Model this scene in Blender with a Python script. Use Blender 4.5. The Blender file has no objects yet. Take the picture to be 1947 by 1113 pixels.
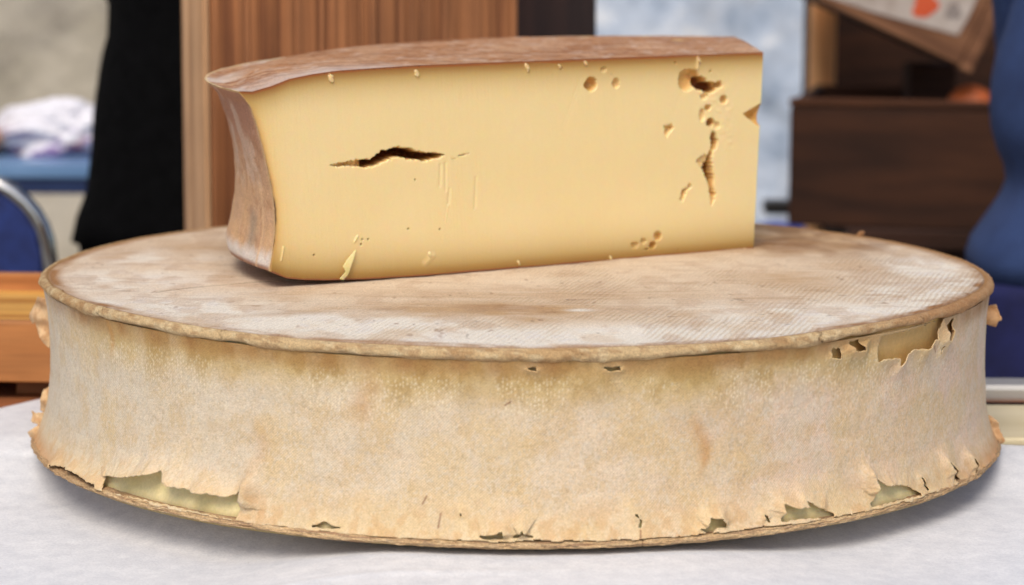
import bpy, math
import numpy as np
from mathutils import Vector, Matrix

# ---------------------------------------------------------------- camera, sky, sun, exposure
S = bpy.context.scene
COL = S.collection
cam_d = bpy.data.cameras.new('camera'); cam = bpy.data.objects.new('camera', cam_d); COL.objects.link(cam)
cam.location = (-0.0028, -1.5068, 0.3195)
_p, _r = 0.14888, 0.00487
cam.rotation_euler = (Matrix.Rotation(math.pi/2 - _p, 4, 'X') @ Matrix.Rotation(_r, 4, 'Z')).to_euler()
cam_d.sensor_width = 36.0
cam_d.lens = 4512.0/1947.0*36.0
cam_d.clip_start = 0.05; cam_d.clip_end = 200
cam_d.dof.use_dof = True
cam_d.dof.focus_distance = 1.33
cam_d.dof.aperture_fstop = 8.0
S.camera = cam

SUN_EL, SUN_AZ = math.radians(51), math.radians(-12)      # azimuth measured from the camera's side (-y), towards +x
w = bpy.data.worlds.new('World'); S.world = w; w.use_nodes = True
nt = w.node_tree; nt.nodes.clear()
sky = nt.nodes.new('ShaderNodeTexSky'); sky.sky_type = 'NISHITA'; sky.sun_disc = False
sky.sun_elevation = SUN_EL; sky.sun_rotation = math.pi - SUN_AZ
sky.dust_density = 3.0; sky.air_density = 1.0; sky.ozone_density = 1.0
bg = nt.nodes.new('ShaderNodeBackground'); bg.inputs[1].default_value = 0.10
wo = nt.nodes.new('ShaderNodeOutputWorld')
nt.links.new(sky.outputs[0], bg.inputs[0]); nt.links.new(bg.outputs[0], wo.inputs[0])

sd = bpy.data.lights.new('sun', 'SUN'); sun = bpy.data.objects.new('sun', sd); COL.objects.link(sun)
sd.energy = 1.7; sd.angle = math.radians(32); sd.color = (1.0, 0.90, 0.78)
to_sun = Vector((math.sin(SUN_AZ)*math.cos(SUN_EL), -math.cos(SUN_AZ)*math.cos(SUN_EL), math.sin(SUN_EL)))
sun.rotation_euler = to_sun.to_track_quat('Z', 'Y').to_euler()
sun.location = to_sun*5
S.view_settings.view_transform = 'Standard'; S.view_settings.look = 'None'
S.view_settings.exposure = 0.40; S.view_settings.gamma = 1.0
S.view_settings.use_curve_mapping = False
S.cycles.use_denoising = True
S.cycles.max_bounces = 8

# ---------------------------------------------------------------- helpers
def lin(r, g, b):
    return tuple(((c/255.0+0.055)/1.055)**2.4 if c > 10 else c/255.0/12.92 for c in (r, g, b))
def sm(a, b, x):
    t = np.clip((x-a)/(b-a), 0, 1); return t*t*(3-2*t)
def _hash(ix, iy, seed):
    n = (ix.astype(np.int64)*374761393 + iy.astype(np.int64)*668265263 + seed*1442695041) & 0xffffffff
    n = ((n ^ (n >> 13))*1274126177) & 0xffffffff
    return ((n ^ (n >> 16)) & 0xffff)/65535.0
def vnoise(x, y, seed=0):
    ix, iy = np.floor(x), np.floor(y); fx, fy = x-ix, y-iy
    fx = fx*fx*(3-2*fx); fy = fy*fy*(3-2*fy)
    ix = ix.astype(np.int64); iy = iy.astype(np.int64)
    a = _hash(ix, iy, seed); b = _hash(ix+1, iy, seed); c = _hash(ix, iy+1, seed); d = _hash(ix+1, iy+1, seed)
    return (a*(1-fx)+b*fx)*(1-fy) + (c*(1-fx)+d*fx)*fy
def fbm(x, y, seed=0, oct=4):                       # 0..1
    s = 0; a = 0.5; t = 0
    for k in range(oct):
        s = s + a*vnoise(x*2**k+17.3*k, y*2**k-9.1*k, seed+k*7); t += a; a *= 0.5
    return s/t
def mixc(c, col, f):
    f = np.clip(f, 0, 1)[..., None]; return c*(1-f) + np.array(col)*f
def inpoly(px, py, poly):
    r = np.zeros(px.shape, bool); n = len(poly)
    for i in range(n):
        x1, y1 = poly[i]; x2, y2 = poly[(i+1) % n]
        if y1 == y2: continue
        c = ((y1 > py) != (y2 > py)) & (px < (x2-x1)*(py-y1)/(y2-y1)+x1)
        r ^= c
    return r
def segdist(px, py, pts, closed=True):              # distance and nearest point on a polyline
    best = np.full(px.shape, 1e9); bx = px.copy(); by = py.copy(); n = len(pts)
    for i in range(n if closed else n-1):
        x1, y1 = pts[i]; x2, y2 = pts[(i+1) % n]; dx, dy = x2-x1, y2-y1; L = dx*dx+dy*dy+1e-18
        t = np.clip(((px-x1)*dx+(py-y1)*dy)/L, 0, 1); qx, qy = x1+t*dx, y1+t*dy
        d = np.hypot(px-qx, py-qy); m = d < best
        best = np.where(m, d, best); bx = np.where(m, qx, bx); by = np.where(m, qy, by)
    return best, bx, by

def mesh_from(name, V, F, mat, parent=None, colors=None, smooth=True, attrs=None):
    """V (n,3), F (m,4) arrays -> one mesh object."""
    V = np.asarray(V, np.float32).reshape(-1, 3); F = np.asarray(F, np.int32)
    me = bpy.data.meshes.new(name); k = F.shape[1]
    me.vertices.add(len(V)); me.vertices.foreach_set('co', V.ravel())
    me.loops.add(F.size); me.loops.foreach_set('vertex_index', F.ravel())
    me.polygons.add(len(F)); me.polygons.foreach_set('loop_start', np.arange(0, F.size, k, dtype=np.int32))
    me.polygons.foreach_set('loop_total', np.full(len(F), k, np.int32))
    me.polygons.foreach_set('use_smooth', np.full(len(F), smooth))
    me.update(calc_edges=True)
    if colors is not None:
        a = me.color_attributes.new('col', 'FLOAT_COLOR', 'POINT')
        c = np.ones((len(V), 4), np.float32); c[:, :3] = np.clip(np.asarray(colors).reshape(-1, 3), 0, 1)
        a.data.foreach_set('color', c.ravel())
    for an, av in (attrs or {}).items():
        a = me.attributes.new(an, 'FLOAT', 'POINT'); a.data.foreach_set('value', np.asarray(av, np.float32).ravel())
    me.materials.append(mat); me.validate()
    o = bpy.data.objects.new(name, me); COL.objects.link(o)
    if parent: o.parent = parent
    return o
def grid_faces(nr, nc, wrap=False, flip=False):
    i = np.arange(nr-1)[:, None]; j = np.arange(nc if wrap else nc-1)[None, :]; j2 = (j+1) % nc
    a = i*nc+j; b = i*nc+j2; c = (i+1)*nc+j2; d = (i+1)*nc+j
    F = np.stack([a, b, c, d], -1).reshape(-1, 4)
    return F[:, ::-1] if flip else F
def empty(name, loc=(0, 0, 0), rz=0):
    o = bpy.data.objects.new(name, None); COL.objects.link(o); o.location = loc; o.rotation_euler = (0, 0, rz)
    o.empty_display_size = 0.02; return o
def tag(o, label=None, cat=None, group=None, kind=None):
    if label: o['label'] = label
    if cat: o['category'] = cat
    if group: o['group'] = group
    if kind: o['kind'] = kind
    return o

class MB:
    """collects quads/polygons, builds one mesh"""
    def __init__(s): s.v = []; s.f = []
    def box(s, x0, x1, y0, y1, z0, z1, M=None, b=0.0):
        n = len(s.v)
        p = [(x, y, z) for z in (z0, z1) for y in (y0, y1) for x in (x0, x1)]
        if M is not None: p = [tuple(M @ Vector(q)) for q in p]
        s.v += p
        for q in ((0, 2, 3, 1), (4, 5, 7, 6), (0, 1, 5, 4), (2, 6, 7, 3), (0, 4, 6, 2), (1, 3, 7, 5)): s.f.append([n+k for k in q])
        return s
    def tube(s, pts, rad, seg=12, cap=True):
        pts = [Vector(p) for p in pts]; n0 = len(s.v); up = Vector((0, 0, 1))
        prev = None
        for i, p in enumerate(pts):
            t = (pts[min(i+1, len(pts)-1)] - pts[max(i-1, 0)]).normalized()
            if prev is None:
                a = t.cross(up) if abs(t.dot(up)) < .95 else t.cross(Vector((1, 0, 0)))
            else: a = prev - t*prev.dot(t)
            a.normalize(); prev = a; b = t.cross(a)
            r = rad[i] if hasattr(rad, '__len__') else rad
            for k in range(seg):
                an = 2*math.pi*k/seg; s.v.append(tuple(p + (a*math.cos(an)+b*math.sin(an))*r))
        for i in range(len(pts)-1):
            for k in range(seg):
                k2 = (k+1) % seg; s.f.append([n0+i*seg+k, n0+i*seg+k2, n0+(i+1)*seg+k2, n0+(i+1)*seg+k])
        if cap:
            s.f.append([n0+k for k in range(seg)][::-1]); s.f.append([n0+(len(pts)-1)*seg+k for k in range(seg)])
        return s
    def loft(s, rings, cap=True):
        n0 = len(s.v); m = len(rings[0])
        for r in rings: s.v += [tuple(q) for q in r]
        for i in range(len(rings)-1):
            for k in range(m):
                k2 = (k+1) % m; s.f.append([n0+i*m+k, n0+i*m+k2, n0+(i+1)*m+k2, n0+(i+1)*m+k])
        if cap:
            s.f.append([n0+k for k in range(m)][::-1]); s.f.append([n0+(len(rings)-1)*m+k for k in range(m)])
        return s
    def build(s, name, mat, parent=None, bevel=0.0, smooth=False, sub=0):
        me = bpy.data.meshes.new(name); me.from_pydata(s.v, [], s.f); me.update()
        if smooth: me.polygons.foreach_set('use_smooth', [True]*len(me.polygons))
        me.materials.append(mat)
        o = bpy.data.objects.new(name, me); COL.objects.link(o)
        if parent: o.parent = parent
        if bevel:
            m = o.modifiers.new('b', 'BEVEL'); m.width = bevel; m.segments = 3; m.limit_method = 'ANGLE'
        if sub:
            m = o.modifiers.new('s', 'SUBSURF'); m.levels = sub; m.render_levels = sub
        return o

# ---------------------------------------------------------------- materials
def new_mat(name):
    m = bpy.data.materials.new(name); m.use_nodes = True; nt = m.node_tree; nt.nodes.clear()
    out = nt.nodes.new('ShaderNodeOutputMaterial'); p = nt.nodes.new('ShaderNodeBsdfPrincipled')
    nt.links.new(p.outputs[0], out.inputs[0]); return m, nt, p
def N(nt, t, **kw):
    n = nt.nodes.new(t)
    for k, v in kw.items():
        if k.startswith('i_'):
            key = k[2:]; key = int(key) if key.isdigit() else key.replace('_', ' ')
            n.inputs[key].default_value = v
        else: setattr(n, k, v)
    return n
def ramp(nt, fac, stops):
    r = nt.nodes.new('ShaderNodeValToRGB'); e = r.color_ramp.elements
    while len(e) < len(stops): e.new(0.5)
    for q, (p, c) in zip(e, stops): q.position = p; q.color = (*c, 1) if len(c) == 3 else c
    nt.links.new(fac, r.inputs[0]); return r.outputs[0]
def coords(nt, scale=(1, 1, 1), rot=(0, 0, 0), kind='Object'):
    tc = nt.nodes.new('ShaderNodeTexCoord'); mp = nt.nodes.new('ShaderNodeMapping')
    mp.inputs['Scale'].default_value = scale; mp.inputs['Rotation'].default_value = rot
    nt.links.new(tc.outputs[kind], mp.inputs[0]); return mp.outputs[0]
def noise(nt, vec, scale, detail=4, rough=.55, dist=0.0):
    n = N(nt, 'ShaderNodeTexNoise', i_Scale=scale, i_Detail=detail, i_Roughness=rough, i_Distortion=dist)
    nt.links.new(vec, n.inputs['Vector']); return n.outputs[0]
def bump(nt, p, h, dist, strength=1.0, prev=None):
    b = N(nt, 'ShaderNodeBump', i_Distance=dist, i_Strength=strength); nt.links.new(h, b.inputs['Height'])
    if prev is not None: nt.links.new(prev, b.inputs['Normal'])
    nt.links.new(b.outputs[0], p.inputs['Normal']); return b.outputs[0]
def mulmix(nt, a, b, blend='MULTIPLY', fac=1.0):
    m = N(nt, 'ShaderNodeMix', data_type='RGBA', blend_type=blend); m.inputs[0].default_value = fac
    nt.links.new(a, m.inputs[6]); nt.links.new(b, m.inputs[7]); return m.outputs[2]

def mat_noise(name, c1, c2, scale, rough=.7, c3=None, stretch=(1, 1, 1), rot=(0, 0, 0), bd=0.0, bs=None, metallic=0, detail=5, lo=.35, hi=.65, dist=0.0, sheen=0, spec=.5):
    m, nt, p = new_mat(name); v = coords(nt, stretch, rot); n = noise(nt, v, scale, detail, .6, dist)
    st = [(lo, c1), (hi, c2)] if c3 is None else [(lo, c1), ((lo+hi)/2, c2), (hi, c3)]
    c = ramp(nt, n, st); nt.links.new(c, p.inputs['Base Color']); p.inputs['Roughness'].default_value = rough
    p.inputs['Metallic'].default_value = metallic; p.inputs['Specular IOR Level'].default_value = spec
    if sheen: p.inputs['Sheen Weight'].default_value = sheen
    if bd: bump(nt, p, noise(nt, v, bs or scale*4, 4, .6), bd)
    return m
def mat_vcol(name, rough, sss=0.0, sss_r=(1, .5, .2), sss_s=.004, grain=(1500, .12), bumps=((900, .0002),), spec=.35, ribs=False):
    """colour from the painted-on vertex attribute (stains, bloom, wear, shade in the openings), fine grain and bump from noise"""
    m, nt, p = new_mat(name); at = N(nt, 'ShaderNodeAttribute', attribute_name='col'); v = coords(nt)
    g = noise(nt, v, grain[0], 3, .7)
    gr = ramp(nt, g, [(.3, (1-grain[1]*1.6,)*3), (.7, (1+grain[1]*0.4,)*3)])
    c = mulmix(nt, at.outputs['Color'], gr)
    if ribs:
        rv = coords(nt, rot=(0, 0, math.radians(16.8)))
        wv = N(nt, 'ShaderNodeTexWave', wave_type='BANDS', bands_direction='X', i_Scale=92.0, i_Distortion=2.6, i_Detail=3.0)
        wv.inputs['Detail Scale'].default_value = .6
        nt.links.new(rv, wv.inputs['Vector'])
        am = N(nt, 'ShaderNodeAttribute', attribute_name='rib')
        wc = ramp(nt, wv.outputs['Color'], [(0.0, (.88, .82, .75)), (.6, (1, 1, 1))])
        mm = N(nt, 'ShaderNodeMix', data_type='RGBA', blend_type='MULTIPLY')
        nt.links.new(am.outputs['Fac'], mm.inputs[0]); nt.links.new(c, mm.inputs[6]); nt.links.new(wc, mm.inputs[7]); c = mm.outputs[2]
    nt.links.new(c, p.inputs['Base Color'])
    prev = None
    if ribs:
        mu = N(nt, 'ShaderNodeMath', operation='MULTIPLY'); nt.links.new(wv.outputs['Fac'], mu.inputs[0]); nt.links.new(am.outputs['Fac'], mu.inputs[1])
        prev = bump(nt, p, mu.outputs[0], .0005)
    for s_, d_ in bumps: prev = bump(nt, p, noise(nt, v, s_, 3, .6), d_, 1.0, prev)
    p.inputs['Roughness'].default_value = rough; p.inputs['Specular IOR Level'].default_value = spec
    if sss:
        p.inputs['Subsurface Weight'].default_value = sss; p.inputs['Subsurface Radius'].default_value = sss_r
        p.inputs['Subsurface Scale'].default_value = sss_s
    return m

M_side = mat_vcol('rind_side', .75, sss=.25, sss_r=(1, .6, .35), sss_s=.002, grain=(900, .10), bumps=((250, .0004), (1100, .0004)))
M_top = mat_vcol('rind_top', .85, grain=(1100, .22), bumps=((300, .0010), (1400, .0006)), ribs=True, spec=.2)
M_core = mat_vcol('paste_core', .5, sss=.5, sss_r=(1, .6, .25), sss_s=.004, grain=(500, .08), bumps=((300, .0003),))
M_paste = mat_vcol('cut_paste', .34, sss=.7, sss_r=(1.0, .5, .2), sss_s=.0028, grain=(1400, .03), bumps=((900, .00012), (90, .00025)), spec=.4)
M_wrind = mat_vcol('wedge_rind', .74, sss=.15, sss_s=.002, grain=(900, .2), bumps=((260, .0007), (1100, .0004)), spec=.22)
# measured outlines, metres: F_* on the cut face (along, up), T_* on the wheel side (angle, height)
F_left = [(-0.12351, 0.11901), (-0.11586, 0.11098), (-0.11071, 0.09617), (-0.10691, 0.08133), (-0.10249, 0.06197), (-0.10038, 0.04736), (-0.10032, 0.03409), (-0.10235, 0.02094), (-0.10428, 0.01253), (-0.1016, 0.00755)]
F_top = [(-0.12351, 0.11901), (-0.11398, 0.11802), (-0.1012, 0.12031), (-0.08966, 0.12424), (-0.07313, 0.12677), (-0.05678, 0.1284), (-0.02791, 0.12932), (0.00158, 0.13025), (0.07813, 0.1317), (0.15902, 0.1322), (0.26551, 0.13247)]
F_bot = [(-0.10433, 0.01031), (-0.09287, 0.00525), (-0.08052, 0.00328), (-0.06624, 0.00212), (-0.0372, 0.00072), (0.0, -0.0), (0.07752, 0.0002), (0.15945, 0.00076), (0.25963, -0.0)]
F_crack = [(-0.06216, 0.07213), (-0.05699, 0.07276), (-0.0518, 0.07353), (-0.04585, 0.07432), (-0.04064, 0.07436), (-0.03541, 0.07408), (-0.03162, 0.07652), (-0.02821, 0.07799), (-0.02782, 0.07929), (-0.02328, 0.07971), (-0.01949, 0.08051), (-0.01645, 0.08135), (-0.01266, 0.08003), (-0.00733, 0.07975), (-0.00352, 0.07802), (0.00338, 0.07679), (0.00646, 0.07636), (0.00878, 0.07671), (0.01187, 0.07588), (0.01652, 0.07496), (0.01418, 0.07408), (0.01029, 0.07348), (0.00642, 0.07282), (0.00178, 0.07173), (-0.00128, 0.07323), (-0.00511, 0.07364), (-0.00741, 0.0731), (-0.01197, 0.07481), (-0.01728, 0.07575), (-0.02185, 0.07454), (-0.02716, 0.07264), (-0.0317, 0.07091), (-0.03846, 0.07016), (-0.04442, 0.07115), (-0.04961, 0.0717), (-0.0548, 0.07153)]
F_crackb = [(0.02156, 0.07267), (0.02587, 0.07278), (0.02507, 0.07201), (0.02234, 0.07203)]
F_crackc = [(0.02627, 0.07424), (0.03138, 0.07505), (0.03611, 0.07508), (0.03137, 0.07404), (0.02744, 0.07357)]
F_ridges = [[(0.01412, 0.06904), (0.01359, 0.05595)], [(0.01763, 0.06986), (0.01785, 0.053)], [(0.02059, 0.05351), (0.0197, 0.04342)], [(0.0197, 0.04342), (0.01763, 0.03271)], [(0.03993, 0.05981), (0.03898, 0.04081)], [(-0.04146, 0.1157), (-0.04146, 0.1157)], [(-0.09653, 0.01665), (-0.09492, 0.02468)], [(-0.04683, 0.02477), (-0.04453, 0.02826)], [(0.00318, 0.00827), (0.00867, 0.0126)]]
F_holes = [[0.12585, 0.11579, 0.00436, 0.00455, 0.007], [0.14549, 0.11592, 0.00246, 0.00322, 0.003], [0.13574, 0.12502, 0.00208, 0.00189, 0.0012], [0.10303, 0.12658, 0.00114, 0.00085, 0.001], [0.2213, 0.1214, 0.00114, 0.00114, 0.003], [0.1925, 0.12793, 0.00085, 0.00076, 0.0015], [0.20234, 0.11607, 0.00644, 0.00739, 0.0045], [0.20771, 0.11877, 0.00379, 0.00398, 0.006], [0.21316, 0.11375, 0.00426, 0.00398, 0.013], [0.22103, 0.11085, 0.00492, 0.00341, 0.015], [0.22866, 0.1127, 0.00246, 0.00246, 0.007], [0.23266, 0.10252, 0.00284, 0.00303, 0.0045], [0.21958, 0.0975, 0.00237, 0.00227, 0.004], [0.21514, 0.09283, 0.00227, 0.00455, 0.0022], [0.22209, 0.08786, 0.00265, 0.00237, 0.009], [0.22734, 0.08547, 0.00227, 0.00265, 0.002], [0.21625, 0.10492, 0.00265, 0.00208, 0.002], [0.14147, 0.12153, 0.00038, 0.00076, 0.001], [0.12721, 0.11592, 0.00189, 0.00379, 0.004], [0.18018, 0.01434, 0.00279, 0.00307, 0.0025], [0.18158, 0.01367, 0.00168, 0.00224, 0.004], [0.16901, 0.01141, 0.00201, 0.00201, 0.002], [0.16207, 0.00933, 0.00251, 0.00201, 0.002], [0.17635, 0.00829, 0.00235, 0.00257, 0.0045], [0.17147, 0.00577, 0.0014, 0.00084, 0.002], [0.19682, 0.0039, 0.0005, 0.00067, 0.0015]]
F_vcrack = [(0.22373, 0.08173), (0.22678, 0.08061), (0.22868, 0.07367), (0.2275, 0.06982), (0.22507, 0.06896), (0.2239, 0.06412), (0.2252, 0.05523), (0.22648, 0.04926), (0.22591, 0.04536), (0.2272, 0.03839), (0.226, 0.03551), (0.2242, 0.03168), (0.22355, 0.03665), (0.22225, 0.0446), (0.21914, 0.05165), (0.21668, 0.0557), (0.21846, 0.05952), (0.22025, 0.06334), (0.22203, 0.06814), (0.22382, 0.07196), (0.22255, 0.07789)]
F_vcrack2 = [(0.21119, 0.06089), (0.21177, 0.06379), (0.21839, 0.06735), (0.22145, 0.06523), (0.21969, 0.05847), (0.21668, 0.0557)]
F_chip1 = [(0.1841, 0.08696), (0.19121, 0.08789), (0.19242, 0.08465), (0.18887, 0.0824), (0.18652, 0.07866), (0.18472, 0.08164)]
F_chip2 = [(0.20525, 0.04903), (0.20829, 0.04543), (0.20409, 0.04323), (0.20231, 0.03895), (0.20053, 0.03564), (0.19752, 0.0368), (0.19987, 0.04398), (0.20407, 0.04519)]
F_notch = [(0.24874, 0.09236), (0.26422, 0.09545), (0.26429, 0.09021), (0.26313, 0.08384), (0.25998, 0.08596)]
F_diag = [[(0.11872, 0.11951), (0.10518, 0.08823)], [(0.19883, 0.10705), (0.18941, 0.09009)], [(0.21061, 0.13072), (0.21043, 0.12398)]]
F_specks = [(-0.03707, 0.02573), (-0.0412, 0.02602), (-0.042, 0.02296), (0.01368, 0.02884), (-0.07432, 0.01855), (-0.00889, 0.03035), (-0.0039, 0.06067)]
F_flake = [(-0.05765, 0.00237), (-0.05423, 0.00674), (-0.0564, 0.01023), (-0.05297, 0.01461), (-0.04579, 0.02038), (-0.04811, 0.01557), (-0.05082, 0.00979), (-0.0524, 0.0046), (-0.05506, 0.00149)]
F_crumbs = [(-0.06219, 0.12481), (-0.0033, 0.12624), (0.07694, 0.12777), (0.12125, 0.12933), (0.21199, 0.12885), (0.10192, 0.12761), (0.07157, 0.00371), (0.14269, 0.00238), (0.25289, 0.0005), (0.00635, 0.01345)]
T_b = [[(-1.102, 0.0105), (-1.052, 0.0122), (-0.9961, 0.0136), (-0.9483, 0.0126), (-0.8853, 0.0121), (-0.8762, 0.0089), (-0.8966, 0.0053), (-0.9735, 0.0049), (-1.0697, 0.0058)], [(-0.8708, 0.0168), (-0.7941, 0.021), (-0.7087, 0.0268), (-0.6998, 0.0286), (-0.6903, 0.0255), (-0.6673, 0.0221), (-0.6083, 0.0222), (-0.5355, 0.0214), (-0.518, 0.0229), (-0.5027, 0.0283), (-0.5053, 0.0239), (-0.5116, 0.0171), (-0.5135, 0.0092), (-0.5846, 0.01), (-0.6755, 0.0105), (-0.7636, 0.0102), (-0.8629, 0.009), (-0.8698, 0.0123)], [(-0.365, 0.0106), (-0.3406, 0.0141), (-0.3228, 0.0125), (-0.3011, 0.0113), (-0.3229, 0.0105)], [(-0.0753, 0.0111), (-0.0507, 0.0117), (-0.0235, 0.0148), (-0.0217, 0.0101), (-0.0553, 0.0095)], [(-0.01, 0.0106), (0.0037, 0.0126), (0.0091, 0.0157), (0.0154, 0.0126), (0.0354, 0.0105), (0.0218, 0.0106), (0.0091, 0.012), (0.0036, 0.0103)], [(0.3213, 0.0116), (0.3362, 0.012), (0.3411, 0.0176), (0.3634, 0.0167), (0.3716, 0.0139), (0.3758, 0.0106), (0.3564, 0.0115), (0.3393, 0.0085)], [(0.489, 0.0205), (0.5141, 0.0178), (0.5445, 0.0166), (0.5372, 0.021), (0.5612, 0.0166), (0.6023, 0.0107), (0.5962, 0.009), (0.5249, 0.011), (0.4827, 0.0106), (0.4904, 0.0152)], [(0.7061, 0.0276), (0.7196, 0.0237), (0.7332, 0.021), (0.8054, 0.0168), (0.8505, 0.0098), (0.778, 0.0104), (0.689, 0.0103), (0.713, 0.0148), (0.7139, 0.0213)], [(0.853, 0.0194), (0.8606, 0.0184), (0.875, 0.0109), (0.8672, 0.011)], [(0.9557, 0.0227), (0.9705, 0.0197), (1.0112, 0.008), (0.9874, 0.0091)], [(1.0676, 0.0193), (1.0815, 0.0169), (1.1059, 0.0063), (1.0875, 0.0074)], [(0.4506, 0.0157), (0.4582, 0.0146), (0.4628, 0.011), (0.4573, 0.0112)], [(0.2007, 0.0254), (0.2073, 0.0219), (0.2206, 0.0175), (0.2187, 0.0147), (0.2159, 0.0119), (0.2131, 0.0148), (0.2168, 0.017), (0.2073, 0.0205)], [(-0.0996, 0.025), (-0.0968, 0.0245), (-0.0942, 0.0208), (-0.0961, 0.0166), (-0.0978, 0.0208)]]
T_t = [[(0.6101, 0.1006), (0.6297, 0.0995), (0.6314, 0.0939), (0.6144, 0.0944), (0.6066, 0.0953)], [(0.6508, 0.1023), (0.6741, 0.103), (0.6816, 0.0969), (0.6553, 0.0972)], [(0.7368, 0.1023), (0.8451, 0.1031), (0.9539, 0.1043), (0.922, 0.0935), (0.9091, 0.0937), (0.8891, 0.09), (0.8374, 0.0912), (0.8128, 0.0892), (0.8046, 0.0859), (0.7914, 0.0832), (0.7875, 0.0884), (0.7411, 0.0895), (0.729, 0.0882), (0.7241, 0.0931)], [(0.9987, 0.1025), (1.0095, 0.1021), (0.973, 0.0907), (0.9584, 0.092), (0.9622, 0.0973)], [(0.0106, 0.1002), (0.0325, 0.1007), (0.0344, 0.0985), (0.0188, 0.0994)], [(0.1488, 0.1), (0.1619, 0.0976), (0.1826, 0.098), (0.1807, 0.1002)], [(0.9566, 0.0887), (0.9615, 0.0879), (0.9505, 0.0835), (0.9458, 0.084)]]
# ================================================================ the setting
# pavement, sheet to the horizon
m_pav = mat_noise('pavement', lin(95, 92, 88), lin(125, 120, 113), 6, .9, bd=.004)
g = MB(); g.v = [(-60, -60, -.92), (60, -60, -.92), (60, 60, -.92), (-60, 60, -.92)]; g.f = [[0, 1, 2, 3]]
tag(g.build('ground', m_pav), kind='structure')

def plaster(name, stops, scale, seed, extra=None):
    m, nt, p = new_mat(name); v = coords(nt)
    mp = N(nt, 'ShaderNodeVectorMath', operation='ADD'); mp.inputs[1].default_value = (seed, seed*.7, 0); nt.links.new(v, mp.inputs[0]); v2 = mp.outputs[0]
    c = ramp(nt, noise(nt, v2, scale, 7, .62, .4), stops)
    if extra:
        e = ramp(nt, noise(nt, v2, extra[0], 5, .6, .6), [(extra[1], (1, 1, 1)), (extra[2], extra[3])]); c = mulmix(nt, c, e)
    nt.links.new(c, p.inputs['Base Color']); p.inputs['Roughness'].default_value = .9
    bump(nt, p, noise(nt, v2, 25, 6, .6), .01); return m
m_wl = plaster('old_plaster', [(.3, lin(150, 142, 124)), (.5, lin(188, 180, 163)), (.72, lin(205, 199, 186))], 2.3, 3.1, (2.6, .5, .68, (.58, .58, .62)))
m_wr = plaster('blue_plaster', [(.3, lin(134, 152, 176)), (.44, lin(178, 193, 212)), (.56, lin(200, 212, 228)), (.70, lin(236, 240, 244))], 10, 7.7, (3.3, .52, .66, (.74, .72, .70)))
o = MB().box(-4.2, -.35, 3.5, 3.75, -.92, 2.4).build('wall', m_wl)
tag(o, 'old beige plaster wall with grey stains at the far left', 'wall')
o = MB().box(-.345, 4.2, 3.55, 3.8, -.92, 2.4).build('wall', m_wr)
tag(o, 'pale blue patchy plaster wall behind the right end of the cheese piece', 'wall')

# ================================================================ the stall counter, paper, board, rail
def wood(name, dark, mid, light, scale=18, stretch=(1, 1, .06), rough=.6, bd=.0006, dist=.6, fine=140, rot=(0, 0, 0), fc=.70):
    m, nt, p = new_mat(name); v = coords(nt, stretch, rot)
    n1 = noise(nt, v, scale, 3, .5, dist)
    wv = N(nt, 'ShaderNodeMath', operation='MULTIPLY'); wv.inputs[1].default_value = 9.0; nt.links.new(n1, wv.inputs[0])
    fr = N(nt, 'ShaderNodeMath', operation='PINGPONG'); fr.inputs[1].default_value = 1.0; nt.links.new(wv.outputs[0], fr.inputs[0])
    c1 = ramp(nt, fr.outputs[0], [(.0, dark), (.35, mid), (1, light)])
    c2 = ramp(nt, noise(nt, v, fine, 3, .6), [(.3, (fc+.02, fc, fc-.02)), (.65, (1.05, 1.05, 1.05))])
    c3 = ramp(nt, noise(nt, coords(nt), 7, 4, .6), [(.35, (.80, .78, .76)), (.7, (1.08, 1.06, 1.04))])
    c = mulmix(nt, mulmix(nt, c1, c2), c3)
    nt.links.new(c, p.inputs['Base Color']); p.inputs['Roughness'].default_value = rough
    if bd: bump(nt, p, fr.outputs[0], bd)
    return m
m_counter = wood('counter_wood', lin(105, 60, 35), lin(140, 85, 50), lin(165, 105, 65), 12, (.08, 1, 1))
m_cleg = wood('counter_leg_wood', lin(95, 60, 38), lin(120, 80, 50), lin(140, 95, 62), 12)
ct = empty('market_counter', (0, 0, -.92)); tag(ct, 'brown wooden market stall counter under the white paper', 'counter')
cm = MB()
poly = [(-1.1, -.03), (1.1, -.03), (1.1, .155), (.27, .155), (.22, .36), (-1.1, .36)]
n = len(poly)
cm.v = [(x, y, .872) for x, y in poly]+[(x, y, .9165) for x, y in poly]
cm.f = [list(range(n))[::-1], list(range(n, 2*n))]+[[i, (i+1) % n, n+(i+1) % n, n+i] for i in range(n)]
cm.build('tabletop', m_counter, ct, bevel=.002)
MB().box(-1.1, 1.1, -.95, -.032, .850, .886).build('front_shelf', m_counter, ct, bevel=.002)
for x in (-1.02, 1.02):
    for y in (-.88, .08): MB().box(x-.03, x+.03, y-.03, y+.03, 0, .849).build('leg', m_cleg, ct, bevel=.002)

# paper: a sheet with faint wrinkles and its own far edge
mp_, ntp, pp = new_mat('white_paper'); v = coords(ntp)
c = ramp(ntp, noise(ntp, v, 75, 6, .7), [(.32, lin(212, 215, 220)), (.68, lin(232, 234, 237))])
c = mulmix(ntp, c, ramp(ntp, noise(ntp, v, 700, 2, .6), [(.3, (.88, .885, .90)), (.62, (1, 1, 1))]))
spk = ramp(ntp, noise(ntp, coords(ntp), 260, 1, .4), [(.15, (.55, .48, .46)), (.165, (1, 1, 1))])
c = mulmix(ntp, c, spk)
ntp.links.new(c, pp.inputs['Base Color']); pp.inputs['Roughness'].default_value = .55; pp.inputs['Specular IOR Level'].default_value = .35
b_ = bump(ntp, pp, noise(ntp, v, 45, 5, .6), .0007); bump(ntp, pp, noise(ntp, v, 500, 3, .6), .0003, 1, b_)
nx, ny = 420, 260
U, Vv = np.meshgrid(np.linspace(0, 1, nx), np.linspace(0, 1, ny))
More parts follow.
